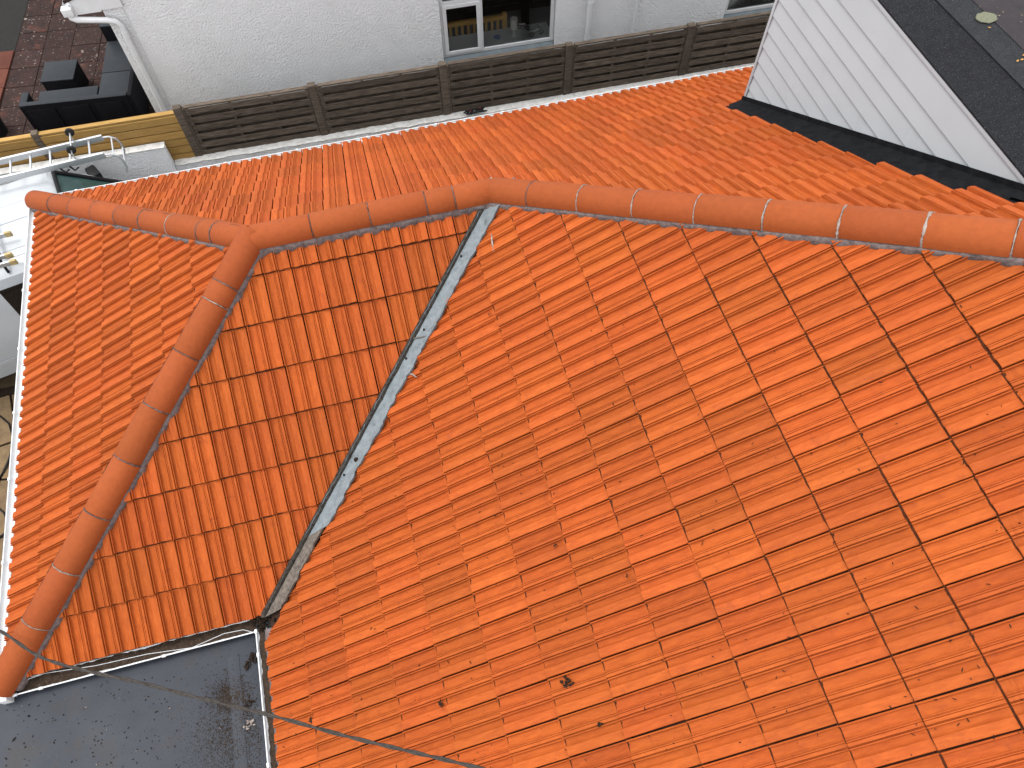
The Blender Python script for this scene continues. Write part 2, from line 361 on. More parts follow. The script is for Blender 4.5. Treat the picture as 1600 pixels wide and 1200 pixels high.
# --- ridge and hip capping
def cap_line(name, P, Q, joints, rad, cz, drop, seed, pale, over0=0, over1=0, mortar_w=.03, rings=0, crack=0):
    rs = random.Random(seed); d = (Q - P).normalized(); side = V3((d.y, -d.x, 0)).normalized(); up = side.cross(d); up = up if up.z > 0 else -up
    Lt = (Q - P).length
    bed = MB()
    for sgn in (-1, 1):
        n = max(4, int(Lt / .035)); a = []
        for k in range(n + 1):
            s = Lt * k / n
            e = rad + mortar_w * (.35 + .9 * abs(noise.noise(V3((s * 7, sgn * 3, seed))))) + rs.uniform(-.004, .004)
            inner = rad * .86
            a.append((P + d * s + side * sgn * inner + up * (cz + .002), P + d * s + side * sgn * (rad + .004 + rs.uniform(-.004, .004)) + up * (cz - .010), P + d * s + side * sgn * e + up * (-e * drop + .014 + rs.uniform(-.004, .004)), P + d * s + side * sgn * (e - .005) + up * (-e * drop - .03)))
        b0 = len(bed.v)
        for t_ in a: bed.v += list(t_)
        for k in range(n):
            for q in range(3): bed.f.append((b0 + k * 4 + q, b0 + k * 4 + q + 1, b0 + (k + 1) * 4 + q + 1, b0 + (k + 1) * 4 + q))
    bedo = bed.build(name, M['mortar'], house, smooth=60)
    js = [-over0] + joints + [Lt + over1]
    for a, b in zip(js[:-1], js[1:]):
        gap = .005; L = b - a - 2 * gap; mb = MB(); seg = 16
        rows = [(0, -.004), (.006, 0), (L * .5, .0015), (L - .006, 0), (L, -.004)]
        for (s, dr) in rows:
            for k in range(seg + 1):
                t_ = math.pi * (k / seg) ; rr = rad + dr + .0012 * noise.noise(V3((k * .7, s * 5, a)))
                mb.v.append(V3((rr * math.cos(t_), s, rr * math.sin(t_))))
        for i in range(len(rows) - 1):
            for k in range(seg): mb.f.append((i * (seg + 1) + k, i * (seg + 1) + k + 1, (i + 1) * (seg + 1) + k + 1, (i + 1) * (seg + 1) + k))
        n0 = len(mb.v)
        for s in (0, L):
            for k in range(seg + 1):
                t_ = math.pi * k / seg; mb.v.append(V3(((rad - .02) * math.cos(t_), s, (rad - .02) * math.sin(t_))))
        for k in range(seg):
            mb.f.append((k, k + 1, n0 + k + 1, n0 + k)); o_ = (len(rows) - 1) * (seg + 1); mb.f.append((o_ + k + 1, o_ + k, n0 + seg + 1 + k, n0 + seg + 2 + k))
        mw = frame(P + d * (a + gap) + up * (cz + rs.uniform(-.003, .004)) + side * rs.uniform(-.004, .004), side, d, up) @ Matrix.Rotation(rs.uniform(-.010, .010), 4, 'Z') @ Matrix.Rotation(rs.uniform(-.006, .006), 4, 'X')
        mb.build('ridge_tile', M['ridge'], bedo, smooth=40, mw=mw)
    for i, s in enumerate(joints + ([Lt + (.080 if rings == 2 else 0)] if rings else [])):
        wid = pale[i % len(pale)]; mb = MB(); seg = 22; rr0 = rad + (.0010 if i < len(joints) else .004)
        for k in range(seg + 1):
            t_ = math.pi * k / seg; e = wid * (.15 + 1.3 * abs(noise.noise(V3((k * .5, i * 3.1, seed))))) + .0015
            for (ss, r_) in ((-e, rr0 - .006), (-e * .6, rr0 + .0012), (e * .6, rr0 + .0012), (e, rr0 - .006)):
                mb.v.append(P + d * (s + ss + .004 * noise.noise(V3((k * .4, s, 2)))) + side * r_ * math.cos(t_) + up * (cz + r_ * math.sin(t_)))
        for k in range(seg):
            for q in range(3): mb.f.append((k * 4 + q, k * 4 + q + 1, (k + 1) * 4 + q + 1, (k + 1) * 4 + q))
        mb.build('mortar_joint', M['pointing'] if wid > .006 else M['mortar'], bedo, smooth=60)
    if crack:
        for k in range(int(Lt / .16)):
            if rs.random() < .25: continue
            s0 = k * .16 + rs.uniform(0, .05); pts = []
            for q in range(7):
                s = s0 + q * .16 * rs.uniform(.8, 1.0) / 6; t_ = crack + .05 * noise.noise(V3((s * 6, 0, seed))); r_ = rad - .0002
                pts.append(P + d * s + side * r_ * math.cos(t_) + up * (cz + .001 + r_ * math.sin(t_)))
            MB().tube(pts, [.0006, .0026, .002, .003, .0018, .0024, .0006], 6).build('crack_line', M['fillet'], bedo, smooth=60)
    return bedo
def joints(P, Q, px, lift):
    d = Q - P; return sorted(near_line(u, v, P + V3((0, 0, lift)), d) for u, v in px)
RAD = .128
corner1, corner2 = V3((XB, YA, ZE)), V3((XB, YC, ZE))
HD = T / math.sqrt(2)
j = joints(AP1, AP2, [(485, 348), (576, 331), (664, 313), (708, 304)], .07)
cap_line('ridge_bedding', AP1, AP2, j, RAD, -.012, T, 21, [.003, .006, .005, .005, .010], over0=-.005, over1=.0, rings=1)
j = joints(corner1, AP1, [(84, 318), (115, 325), (150, 332), (187, 339), (225, 346), (268, 354), (316, 363), (338, 367)], .07)
cap_line('hip_bedding', corner1, AP1, j, RAD * .98, -.02, HD, 22, [.003, .003, .003, .004, .004, .008, .003, .004], over0=.05, over1=-.05, crack=1.9)
j = joints(corner2, AP1, [(70, 976), (115, 890), (162, 803), (209, 719), (254, 637), (303, 555), (345, 473), (361, 444)], .07)
cap_line('hip_bedding', corner2, AP1, j, RAD * 1.03, -.014, HD, 23, [.008, .008, .006, .006, .006, .004, .007, .006, .009], over0=.06, over1=.075, crack=2.35)
j = joints(AP2, HE, [(833, 312), (912, 317), (998, 326), (1095, 334), (1202, 345), (1320, 357), (1452, 368), (1592, 384)], .07)
last = j[-1]
while last < (HE - AP2).length - .5: last += .55; j.append(last)
cap_line('hip_bedding', AP2, HE, j, RAD * 1.06, -.015, HD, 24, [.004, .009, .009, .010, .011, .012, .022, .010], over0=.0, over1=0)
al = MB()
for k in range(9):
    q_ = AP1 + V3((.02 + .045 * math.cos(k * .7), .02 + .045 * math.sin(k * .7), .035)); al.tube([q_ + V3((0, 0, -.08)), q_ + V3((0, 0, 0)), q_ + V3((0, 0, .045))], [.06, .05, .012], 8)
al.build('apex_mortar', M['mortar'], house, smooth=60)
# --- valley between the two slopes
def strip(name, s0, s1, m, seed, parent, e0=(.012, .012), e1=(.165, .018)):
    rs = random.Random(seed); mb = MB(); n = int((s1 - s0) / .025)
    for k in range(n + 1):
        s = s0 + (s1 - s0) * k / n; y = YC + s; x = y - VD
        a = e0[0] + rs.uniform(-1, 1) * e0[1] * .6 + e0[1] * noise.noise(V3((s * 9, 1, seed))); b = e1[0] + e1[1] * (1.5 * noise.noise(V3((s * 4, 5, seed))) + rs.uniform(-.4, .4))
        up = .036
        mb.v += [V3((x - a, y, dz(x) + .034 + a * .3)), V3((x + .012, y, dz(x) + .010)), V3((x + b * .55, y, dz(x + b * .55) + .012)), V3((x + b * .9, y, dz(x + b * .9) + up * .8)), V3((x + b, y, dz(x + b) + up + rs.uniform(-.003, .003))), V3((x + b + .004, y, dz(x + b) + .0))]
    for k in range(n):
        for q in range(5): mb.f.append((k * 6 + q, k * 6 + q + 1, (k + 1) * 6 + q + 1, (k + 1) * 6 + q))
    return mb.build(name, m, parent, smooth=60)
SV = YR - YC
valley = strip('valley_gutter', .50, SV - .02, M['valley'], 5, house, e1=(.215, .03)); valley['label'] = 'blue grey painted valley with ragged edges'
vo = strip('valley_mortar', -.02, .50, M['valley_old'], 6, valley, e1=(.185, .03)); vo['label'] = 'bare mossy mortar at the foot of the valley'
mb = MB(); rs = random.Random(9); n = 90      # dark mortar fillet under the cut tiles on the left of the valley
for k in range(n + 1):
    s = -.01 + (SV - .06) * k / n; y = YC + s; x = y - VD; e = .016 + .045 * abs(noise.noise(V3((s * 11, 2, 2)))) + rs.uniform(-.004, .004)
    mb.v += [V3((x - .025, y + .01, dz(x) + .035)), V3((x - .008 + e * .3, y, dz(x) + .034 + rs.uniform(-.004, .004))), V3((x + e, y, dz(x) + .013)), V3((x + e, y, dz(x) - .01))]
for k in range(n):
    for q in range(3): mb.f.append((k * 4 + q, k * 4 + q + 1, k * 4 + q + 5, k * 4 + q + 4))
mb.build('mortar_fillet', M['fillet'], valley, smooth=60)
# seam across the valley lining and the grey knob of mortar at its head
for s in (1.02 * 1.0 + .78,):
    y = YC + s; x = y - VD
    MB().tube([(x + .01, y + .01, dz(x) + .022), (x + .06, y - .015, dz(x + .05) + .020), (x + .15, y - .06, dz(x + .13) + .030)], .006, 6).build('lap_seam', M['valley_old'], valley)
kn = MB()
for k in range(7): kn.tube([AP2 + V3((-.10 + .03 * k + rnd(-.02, .02), -.10 - rnd(0, .05), -.055 + rnd(0, .02))), AP2 + V3((-.06 + .03 * k, -.13 - rnd(0, .04), -.065 + rnd(0, .02)))], [.028, .018], 7)
kn.build('mortar_lump', M['mortar'], valley, smooth=60)
for k, (u, v) in enumerate([(556, 718), (537, 742), (662, 515), (634, 560), (720, 400)]):
    y = YC + .6; n_ = V3((-T, 0, 1)); p = hit(u, v, n_, ZO + .02); r_ = .022 if k == 0 else .009
    b = MB(); b.tube([p + V3((0, 0, -.01)), p + V3((.004, 0, .008)), p + V3((0, .003, .016))], [r_, r_ * .9, r_ * .3], 7); b.build('black_spot', M['moss'], valley, smooth=60)
# --- gutters
def gutter(name, P, Q, outv, parent, dirt=True, clips=(), rad=.055, z=-.035, base=.0, lipr=.006):
    """half round gutter from P to Q; outv points away from the wall"""
    P, Q, o = V3(P), V3(Q), V3(outv); d = (Q - P).normalized(); mb = MB(); seg = 10
    for E in (P, Q):
        for r_ in (rad, rad - .004):
            for k in range(seg + 1):
                a = math.pi * k / seg; mb.v.append(E + o * (base + rad - r_ * math.cos(a)) + V3((0, 0, z - r_ * math.sin(a) * .95)))
    S = seg + 1
    for k in range(seg):
        mb.f += [(k, k + 1, 2 * S + k + 1, 2 * S + k), (S + k + 1, S + k, 3 * S + k, 3 * S + k + 1), (k, S + k, S + k + 1, k + 1), (2 * S + k, 2 * S + k + 1, 3 * S + k + 1, 3 * S + k)]
    lip = P + o * (base + 2 * rad); lq = Q + o * (base + 2 * rad)
    mb.tube([lip + V3((0, 0, z)), lq + V3((0, 0, z))], lipr, 8)
    gt = mb.build(name, M['upvc'], parent)
    if dirt:
        L = (Q - P).length; n = int(L / .04); db = MB()
        for k in range(n + 1):
            p = P + d * (L * k / n)
            for q in range(5): db.v.append(p + o * (base + .012 + (2 * rad - .024) * q / 4) + V3((0, 0, z - rad * .55 + .012 * noise.noise(p * 9 + V3((q, 0, 0))) + rnd(-.005, .006))))
        for k in range(n):
            for q in range(4): db.f.append((k * 5 + q, k * 5 + q + 1, k * 5 + q + 6, k * 5 + q + 5))
        db.build('gutter_silt', M['gutter_dirt'], gt, smooth=60)
    for s in clips:
        p = P + d * s + o * (base + 2 * rad) + V3((0, 0, z))
        MB().tube([p - d * .016, p + d * .016], .013, 8).build('gutter_clip', M['upvc'], gt, bevel=0)
    return gt
gb = gutter('gutter', (XB - .0, YC - .10, ZE), (XB - .0, YA + .08, ZE), (-1, 0, 0), house, dirt=False, clips=(.35, 1.2, 2.05, 2.8, 3.6, 4.4), rad=.050)
ga = gutter('gutter', (XB - .06, YA, ZE), (5.2, YA, ZE), (0, 1, 0), house, dirt=False, clips=[.5 + .9 * k for k in range(10)], rad=.038)
gc = gutter('gutter', (XB - .05, YC, ZE), (XD - .10, YC, ZE), (0, -1, 0), house, clips=(.12, .33, 1.35), rad=.072, z=-.055, base=-.035)
gd = gutter('gutter', (XD, YC - .09, ZE), (XD, -5.0, ZE), (-1, 0, 0), house, clips=(.02, .22, 1.1), rad=.05, z=-.05, base=-.005)
# white fascia and eaves fillers under the tiles
fb = MB()
MB().box((XB + .03, YC, ZE - .2), (XB + .055, YA, ZE - .03)).build('fascia', M['upvc'], house, smooth=0)
MB().box((XB, YA - .05, ZE - .2), (6, YA - .025, ZE - .03)).build('fascia', M['upvc'], house, smooth=0)
ef = MB(); n = 120
for k in range(n + 1):
    y = YC + .1 + (YA - YC - .2) * k / n; ef.v += [V3((XB - .012 + rnd(-.006, .006), y, ZE - .018)), V3((XB + .05, y, ZE - .012))]
for k in range(n): ef.f.append((2 * k, 2 * k + 1, 2 * k + 3, 2 * k + 2))
ef.build('eaves_mortar', M['pointing'], house, smooth=0)
ef = MB(); n = 150; rs = random.Random(4)
for k in range(n + 1):
    y = YC - .12 - 4.0 * k / n; e = -.005 - .02 * abs(noise.noise(V3((y * 6, 0, 3)))); ef.v += [V3((XD + e - .012, y, ZE - .045)), V3((XD + e, y, ZE - .024 + rs.uniform(-.004, .004))), V3((XD + .05, y, ZE - .01))]
for k in range(n):
    for q in range(2): ef.f.append((3 * k + q, 3 * k + q + 1, 3 * k + q + 4, 3 * k + q + 3))
ef.build('eaves_mortar', M['mortar'], house, smooth=60)
MB().box((XB + .05, YC + .02, ZE - .16), (XD + .03, YC + .03, ZE - .024)).build('eaves_mortar', M['mortar'], house, smooth=0)
gt = MB()      # debris heap where the two gutters meet under the valley
rs = random.Random(31)
for k in range(46):
    p = V3((XD - .03 + rs.gauss(0, .045), YC - .03 + rs.gauss(0, .05), ZE - .045 + rs.uniform(-.01, .03))); r_ = rs.uniform(.008, .026)
    gt.tube([p + V3((-r_, 0, -r_ * .6)), p + V3((0, rs.uniform(-r_, r_) * .4, r_ * .7)), p + V3((r_, 0, -r_ * .6))], [r_ * .5, r_, r_ * .4], 6)
stuff(gt.build('gutter_debris', M['moss'], house, smooth=60))
mb = MB().box((XB - .06, YC - .145, ZE - .14), (XB + .02, YC - .02, ZE - .022)); mb.build('gutter_corner', M['upvc'], house, bevel=.008)
# thin wires left lying in the gutter
def wire(name, px, z, r, m, parent): return MB().tube([onz(u, v, z + d_) for (u, v, d_) in px], r, 6).build(name, m, parent)
wire('wire', [(25, 1068, .0), (70, 1052, .01), (150, 1040, .015), (230, 1022, .012), (300, 1012, .01), (350, 990, .02), (380, 984, .02), (396, 988, .0)], ZE - .03, .0028, M['alu'], gc)
# --- grey flat roof of the lean-to in the inner corner
FZ = ZE - .135
fl = MB()
fx0, fx1, fy0, fy1 = -6.4, XD - .05, -5.2, YC - .04
fl.box((fx0, fy0, FZ - .12), (fx1, fy1, FZ)); flo = fl.build('flat_roof', M['flat_grey'], house, bevel=.01); flo['label'] = 'flat grey roof in the inner corner, littered with debris'
MB().box((fx0 + .2, fy0 + .2, 0), (fx1 - .05, fy1 - .05, FZ - .12)).build('wall', M['render'], house, smooth=0)
MB().box((fx1 - .33, fy0, FZ - .002), (fx1 - .23, fy1 - .2, FZ + .004)).build('felt_lap', M['flat_grey'], flo, bevel=.003)
def clump(name, p, nrm, size, seed, m, parent=None, n=14):
    rs = random.Random(seed); b = MB(); nrm = V3(nrm)
    t1 = nrm.orthogonal().normalized(); t2 = nrm.cross(t1)
    for k in range(n):
        c = p + t1 * rs.gauss(0, size * .38) + t2 * rs.gauss(0, size * .38) + nrm * rs.uniform(0, size * .22); r_ = size * rs.uniform(.10, .26)
        d_ = (t1 * rs.uniform(-1, 1) + t2 * rs.uniform(-1, 1) + nrm * rs.uniform(-.2, .5)).normalized() * r_ * 1.3
        b.tube([c - d_, c, c + d_], [r_ * .25, r_, r_ * .3], 6)
    return b.build(name, m, parent, smooth=60)
rs = random.Random(40); gritb = MB(); gritw = MB()
for k in range(330):
    u, v = rs.uniform(0, 415), rs.uniform(1000, 1200)
    p = onz(u, v, FZ + .003)
    if p.y > fy1 - .12 or p.x > fx1 - .08: continue
    r_ = rs.uniform(.0018, .0055) * (1.8 if rs.random() < .06 else 1); a = rs.uniform(0, 6.28); d_ = V3((math.cos(a), math.sin(a), 0)) * r_ * rs.uniform(1, 2.2)
    (gritw if rs.random() < .06 else gritb).tube([p - d_, p + V3((0, 0, r_ * .4)), p + d_], [r_ * .3, r_ * .8, r_ * .3], 5)
gb_ = stuff(gritb.build('roof_grit', M['moss'], flo, smooth=60)); gw_ = stuff(gritw.build('pale_grit', M['pointing'], flo, smooth=60))
st = MB()      # thin cake of moss and soil near the corner
for k in range(2600):
    u, v = (rs.gauss(362, 15), rs.gauss(1088, 14)) if k % 2 else (rs.gauss(372, 24), rs.gauss(1135, 36)); p = onz(u, v, FZ + .002)
    if p.x > fx1 - .09 or p.y > fy1 - .12: continue
    r_ = rs.uniform(.0012, .0055); st.tube([p - V3((r_, 0, 0)), p + V3((0, rs.uniform(-r_, r_), r_ * .25)), p + V3((r_, 0, 0))], [r_ * .4, r_, r_ * .4], 5)
stuff(st.build('moss_crust', M['gutter_dirt'], flo, smooth=60))
st = MB()
for k in range(3500):
    u, v = rs.gauss(355, 34), rs.gauss(1160, 42); p = onz(u, v, FZ + .0015)
    if p.x > fx1 - .09 or p.y > fy1 - .12: continue
    r_ = rs.uniform(.001, .0034); st.tube([p - V3((r_, 0, 0)), p + V3((0, rs.uniform(-r_, r_), r_ * .2)), p + V3((r_, 0, 0))], [r_ * .4, r_, r_ * .4], 5)
stuff(st.build('fine_silt', M['silt'], flo, smooth=60))
tag(clump('mortar_lump', onz(391, 1132, FZ + .006), (0, 0, 1), .05, 51, M['pointing'], n=14), 'pale crumbled mortar lump lying on the grey flat roof', 'rubble')
for k, (u, v, s_) in enumerate([(397, 1028, .06), (390, 1100, .05), (388, 1040, .05)]):
    tag(clump('moss_clump', onz(u, v, FZ + .006), (0, 0, 1), s_, 60 + k, M['moss']), 'dark moss clump on the grey flat roof', 'moss', 'moss clumps on the flat roof')
for k, (u, v, s_) in enumerate([(885, 1067, .046), (690, 1101, .034), (487, 1126, .03), (938, 1131, .03), (868, 853, .025), (765, 491, .022), (978, 899, .02), (686, 884, .02)]):
    p = hit(u, v, (-T, 0, 1), ZO + .008)
    tag(clump('moss_clump', p, nD, s_, 70 + k, M['moss'], n=16 if k < 3 else 9), 'dark moss crumb fallen on the orange tiles of the broad slope' if k else 'biggest dark moss clump with stalks lying on the broad orange slope', 'moss', 'moss crumbs on the tiles' if k else None)
rs = random.Random(80); lit = MB()
for k in range(420):      # fine litter scattered over the broad slope
    u, v = rs.uniform(440, 1600), rs.uniform(430, 1200)
    if rs.random() > .35 + .65 * (v - 430) / 770: continue
    p = hit(u, v, (-T, 0, 1), ZO + .004)
    if p.y - p.x > VD - .22 or p.x + p.y > HS - .25: continue
    r_ = rs.uniform(.0015, .0042); a = rs.uniform(0, 6.28); d_ = (V3((CT, 0, ST)) * math.cos(a) + V3((0, 1, 0)) * math.sin(a)) * r_ * rs.uniform(1, 4); p += nD * .006
    lit.tube([p - d_, p + nD * r_ * .5, p + d_], [r_ * .4, r_, r_ * .4], 5)
stuff(lit.build('roof_litter', M['moss'], sD, smooth=60))
# white mortar smears beside the valley
for k, pts in enumerate([[(768, 366), (769, 378), (771, 392)], [(637, 584), (645, 585), (651, 590)]]):
    mb = MB(); mb.tube([hit(u, v, (-T, 0, 1), ZO + .012) for u, v in pts], [.006, .009, .005], 6); mb.build('mortar_smear', M['pointing'], sD, smooth=60)
# --- dormer on the north slope
dm = MB()
cheek_top = DZ - .03
DYB = YA - (DZ - ZE) / T                                    # where the dormer roof runs into the slope
def cheek_z(y): return az(y) + .03
dm.prism([(DX, DYF, az(DYF) - .05), (DX, DYF, DZ - .04), (DX, DYB, DZ - .04)], (3.6, 0, 0))
dorm = dm.build('dormer', M['felt_black'], house, smooth=0); dorm['label'] = 'dormer with pale clapboard cheek and black felt roof'
nb = 14; hb = .178
for k in range(-1, nb):
    zt = 5.29 - k * hb if k >= 0 else DZ - .02; zb = 5.29 - (k + 1) * hb + .004
    y_at = lambda z: YA - (z - ZE - .035) / T               # where that level meets the roof slope
    if zb < az(DYF) + .03: zb = az(DYF) + .03
    if zt <= zb: break
    yb0, yb1 = y_at(zb), y_at(zt)
    # board leans out at its foot like shiplap
    pts = [V3((DX - .024, DYF, zb)), V3((DX - .024, yb0, zb)), V3((DX - .008, yb1, zt)), V3((DX - .008, DYF, zt))]
    b = MB(); ins = V3((.03, 0, 0)); b.prism(pts, ins); b.build('cladding_board', M['clad'], dorm, smooth=0)
MB().box((DX - .03, DYF - .01, az(DYF)), (DX + .03, DYF + .03, DZ - .06)).build('corner_trim', M['clad'], dorm, bevel=.004)
MB().box((DX - .022, DYB - .03, DZ - .052), (DX + .02, DYF + .035, DZ - .012)).build('edge_trim', M['clad'], dorm, bevel=.006)
MB().box((DX - .026, DYB - .55, DZ - .011), (DX + 3.6, DYF + .05, DZ + .004)).build('felt_sheet', M['felt_black'], dorm, smooth=0)
n_ = V3((0, 0, 1)); pa = onz(1460, -2, DZ + .01); pb = onz(1602, 142, DZ + .01); dd = (pb - pa).normalized(); pa -= dd * .9; pb += dd * .9
sd = V3((-dd.y, dd.x, 0)); sd = sd if sd.x > 0 else -sd
MB().prism([pa, pb, pb + sd * .30, pa + sd * .30], (0, 0, .006)).build('felt_sheet', M['felt_lap'], dorm, smooth=0)
MB().prism([pa + sd * .27 + V3((0, 0, .007)), pb + sd * .27 + V3((0, 0, .007)), pb + sd * 2.4 + V3((0, 0, .007)), pa + sd * 2.4 + V3((0, 0, .007))], (0, 0, .005)).build('felt_sheet', M['felt_brown'], dorm, smooth=0)
lc = MB(); c = onz(1541, 28, DZ + .024); ring = []
for k in range(18):
    a = 2 * math.pi * k / 18; rr = 1 + .22 * noise.noise(V3((k * .9, 0, 0))); ring.append(c + V3((.088 * rr * math.cos(a), .066 * rr * math.sin(a), 0)))
lc.prism(ring, (0, 0, .006)); lc.build('lichen_patch', M['lichen'], dorm, smooth=0)
lf = MB()
for (u, v) in [(1597, 93), (1590, 95), (1600, 86), (1546, 43)]:
    p = onz(u, v, DZ + .026); a = rnd(0, 6.28); e1 = V3((math.cos(a), math.sin(a), .1)) * .015; e2 = V3((-math.sin(a), math.cos(a), .2)) * .008
    o_ = MB(); o_.prism([p - e1, p - e2, p + e1, p + e2], (0, 0, .002)); tag(o_.build('fallen_leaf', M['leaf'], smooth=0), 'small orange dead leaf on the dark dormer roof', 'leaf', 'leaves on the dormer roof')
# black flashing where tiles meet the cheek
fm = MB(); n = 40
for k in range(n + 1):
    y = DYF + .05 + (DYB - .35 - DYF - .05) * k / n; z0 = az(y)
    off = flx(y) - .10 + .03 * noise.noise(V3((y * 3, 1, 1)))
    h_ = .012 * noise.noise(V3((y * 4, 2, 2)))
    fm.v += [V3((DX - .030, y, z0 + .075)), V3((DX - .034, y, z0 + .02)), V3((DX - .12, y, z0 - .005 + h_)), V3((flx(y) + .12, y, z0 - .030 - h_ * .4)), V3((off, y, z0 - .050))]
for k in range(n):
    for q in range(4): fm.f.append((k * 5 + q, k * 5 + q + 1, k * 5 + q + 6, k * 5 + q + 5))
fm.build('flashing', M['flash'], dorm, smooth=60)
# ------------------------------------------------------------------ overhead cable across the picture's lower corner
cp = [(-60, 968), (0, 986), (60, 1025), (130, 1047), (220, 1067), (320, 1093), (420, 1117), (540, 1150), (640, 1174), (740, 1198), (900, 1240), (1100, 1300)]
cz_ = [2.95 + 1.30 * (k / 11) ** 1.2 for k in range(12)]
cz_[9] = 4.02; cz_[10] = 4.35; cz_[11] = 4.8
pts = [onz(u, v, z) for (u, v), z in zip(cp, cz_)]
fine = []
for k in range(len(pts) - 1):
    p0, p1, p2, p3 = pts[max(k - 1, 0)], pts[k], pts[k + 1], pts[min(k + 2, len(pts) - 1)]
    for q in range(6):
        s = q / 6; fine.append(.5 * ((2 * p1) + (p2 - p0) * s + (2 * p0 - 5 * p1 + 4 * p2 - p3) * s * s + (3 * p1 - p0 - 3 * p2 + p3) * s ** 3))
fine.append(pts[-1]); fine.append(V3((2.2, -5.9, 5.9)))
fine.insert(0, fine[0] + V3((-3.0, 1.5, .2)))
cab = thing('overhead_cable', 'weathered grey twin cable strung over the grey flat roof', 'cable', fine[0])
for ph in (0, math.pi):
    q = []
    for k in range(len(fine) - 1):
        for s in range(3):
            p = fine[k].lerp(fine[k + 1], s / 3); a = (k * 3 + s) * .4 + ph; q.append(p + V3((0, math.cos(a), math.sin(a))) * .007)
    MB().tube(q, .0086, 7).build('strand', M['cable'], cab, smooth=60)
# ------------------------------------------------------------------ boundary wall and fences
FS = -.022; FN = V3((-FS, 1, 0)).normalized(); FU = V3((1, FS, 0)).normalized()
def ply(y_old): return FN.dot(V3((0, y_old * K, 0)))
FD = ply(5.5)
def onF(u, v, d=FD): p = hit(u, v, FN, d); return p.dot(FU), p.z
def fm_(d=FD): return frame(FN * d, FU, FN, V3((0, 0, 1)))          # local x along, y away from us, z up
FMX = fm_()
WT = 1.10                                                             # top of the boundary wall
wf = [onz(u, v, WT) for u, v in [(267, 246), (500, 222), (800, 175), (1100, 125)]]
yw_front = [FMX.inverted() @ p for p in wf]
bw = thing('boundary_wall', 'low white roughcast wall below the fence with a raised end', 'wall', FMX @ V3((-1.5, -.2, 0)))
wy0 = -.17
step = onF(262, 236)[0]
step_l = onF(260, 236, FD - .19)[0]
MB().box((step_l, wy0 + .03, 0), (9, -.03, WT - .035), FMX).build('wall_body', M['render'], bw, smooth=0)
rt = MB(); rs = random.Random(77); n = 230
for k in range(n + 1):
    x = step_l + .002 + (8.9 - step_l) * k / n; f_ = wy0 + .012 + .02 * noise.noise(V3((x * 4, 0, 0))) + rs.uniform(-.008, .008)
    h_ = lambda q: WT - .02 + .014 * noise.noise(V3((x * 5, q, 0))) + rs.uniform(-.006, .006)
    rt.v += [FMX @ V3((x, f_ + .02, WT - .06)), FMX @ V3((x, f_, WT - .03)), FMX @ V3((x, f_ + .03, h_(1))), FMX @ V3((x, f_ + .08, h_(2))), FMX @ V3((x, -.015, h_(3)))]
for k in range(n):
    for q in range(4): rt.f.append((k * 5 + q, k * 5 + q + 1, k * 5 + q + 6, k * 5 + q + 5))
rt.build('coping', M['wall_top'], bw, smooth=0)
hp = [onF(192, 240, FD - .2), onF(256, 229, FD - .2)]
HT = sum(onF(u_, v_, FD - .19)[1] for u_, v_ in ((192, 240), (256, 229))) / 2
MB().box((step_l - 2.6, wy0 - .02, 0), (step_l - .004, -.075, HT - .03), FMX).build('wall_end', M['render'], bw, smooth=0, bevel=.015)
MB().box((step_l - 2.62, wy0 - .03, HT - .026), (step_l + .004, -.07, HT), FMX).build('coping', M['wall_top'], bw, smooth=0, bevel=.012)
tops = [(276, 168), (486, 133), (691, 102), (889, 71), (1080, 40)]
px_ = [onF(*q) for q in tops]; PX = [a for a, b in px_]; FT = sum(b for a, b in px_) / 5
dxp = (PX[-1] - PX[0]) / 4; PX = PX + [PX[-1] + dxp, PX[-1] + 2 * dxp]
of = thing('weathered_fence', 'grey brown weathered slatted fence standing behind the white wall', 'fence', FMX @ V3((PX[0], 0, 0)))
def post(parent, x, top, m, wd=.045):
    b = MB().box((x - wd, -.055, .05), (x + wd, .045, top), FMX).box((x + wd + .002, -.042, .05), (x + wd + .028, .03, top - .04), FMX); o = b.build('post', m, parent, bevel=.008); return o
def add_side(b, x0, x1, z0, z1, y0, y1, skew=0): b.box((x0, y0, z0), (x1, y1, z1), FMX); return b
rs = random.Random(90); pit = .152; bh = .098
for k in range(len(PX)):
    post(of, PX[k], FT + rs.uniform(.01, .04), M['wood_old'], .058)
    if k == len(PX) - 1: break
    x0, x1 = PX[k] + .09, PX[k + 1] - .062; dz_ = rs.uniform(-.012, .012); tp = FT - .02 + dz_
    fr = MB().box((x0, -.022, .9), (x0 + .045, .022, tp), FMX).box((x1 - .045, -.022, .9), (x1, .022, tp), FMX).box((x0, -.03, tp + .003), (x1, .034, tp + .025), FMX)
    pan = fr.build('fence_panel', M['wood_old'], of, smooth=0)
    for q in range(7):
        zt = tp - .008 - q * pit + rs.uniform(-.003, .003); a = rs.uniform(-.002, .002)
        if zt - bh < .85: break
        MB().box((x0 + .003, -.038, zt - bh), (x1 - .003, -.024, zt), FMX @ Matrix.Rotation(a, 4, 'Y')).build('slat', M['wood_old'], pan, smooth=0, bevel=.003)
        MB().box((x0 + .003, .034, zt - .225), (x1 - .003, .046, zt - .098), FMX).build('slat', M['wood_old'], pan, smooth=0)
    for xx in (x0 + (x1 - x0) * .36, x0 + (x1 - x0) * .68):
        MB().box((xx - .02, -.021, .9), (xx + .02, .021, tp - .002), FMX).build('batten', M['wood_old'], pan, smooth=0)
nf = thing('new_fence', 'pale yellow new wooden board fence behind the ladder', 'fence', FMX @ V3((PX[0] - 2, 0, 0)))
NP = [onF(48, 200)[0], onF(48, 200)[0] - dxp]
NT = onF(265, 179)[1]
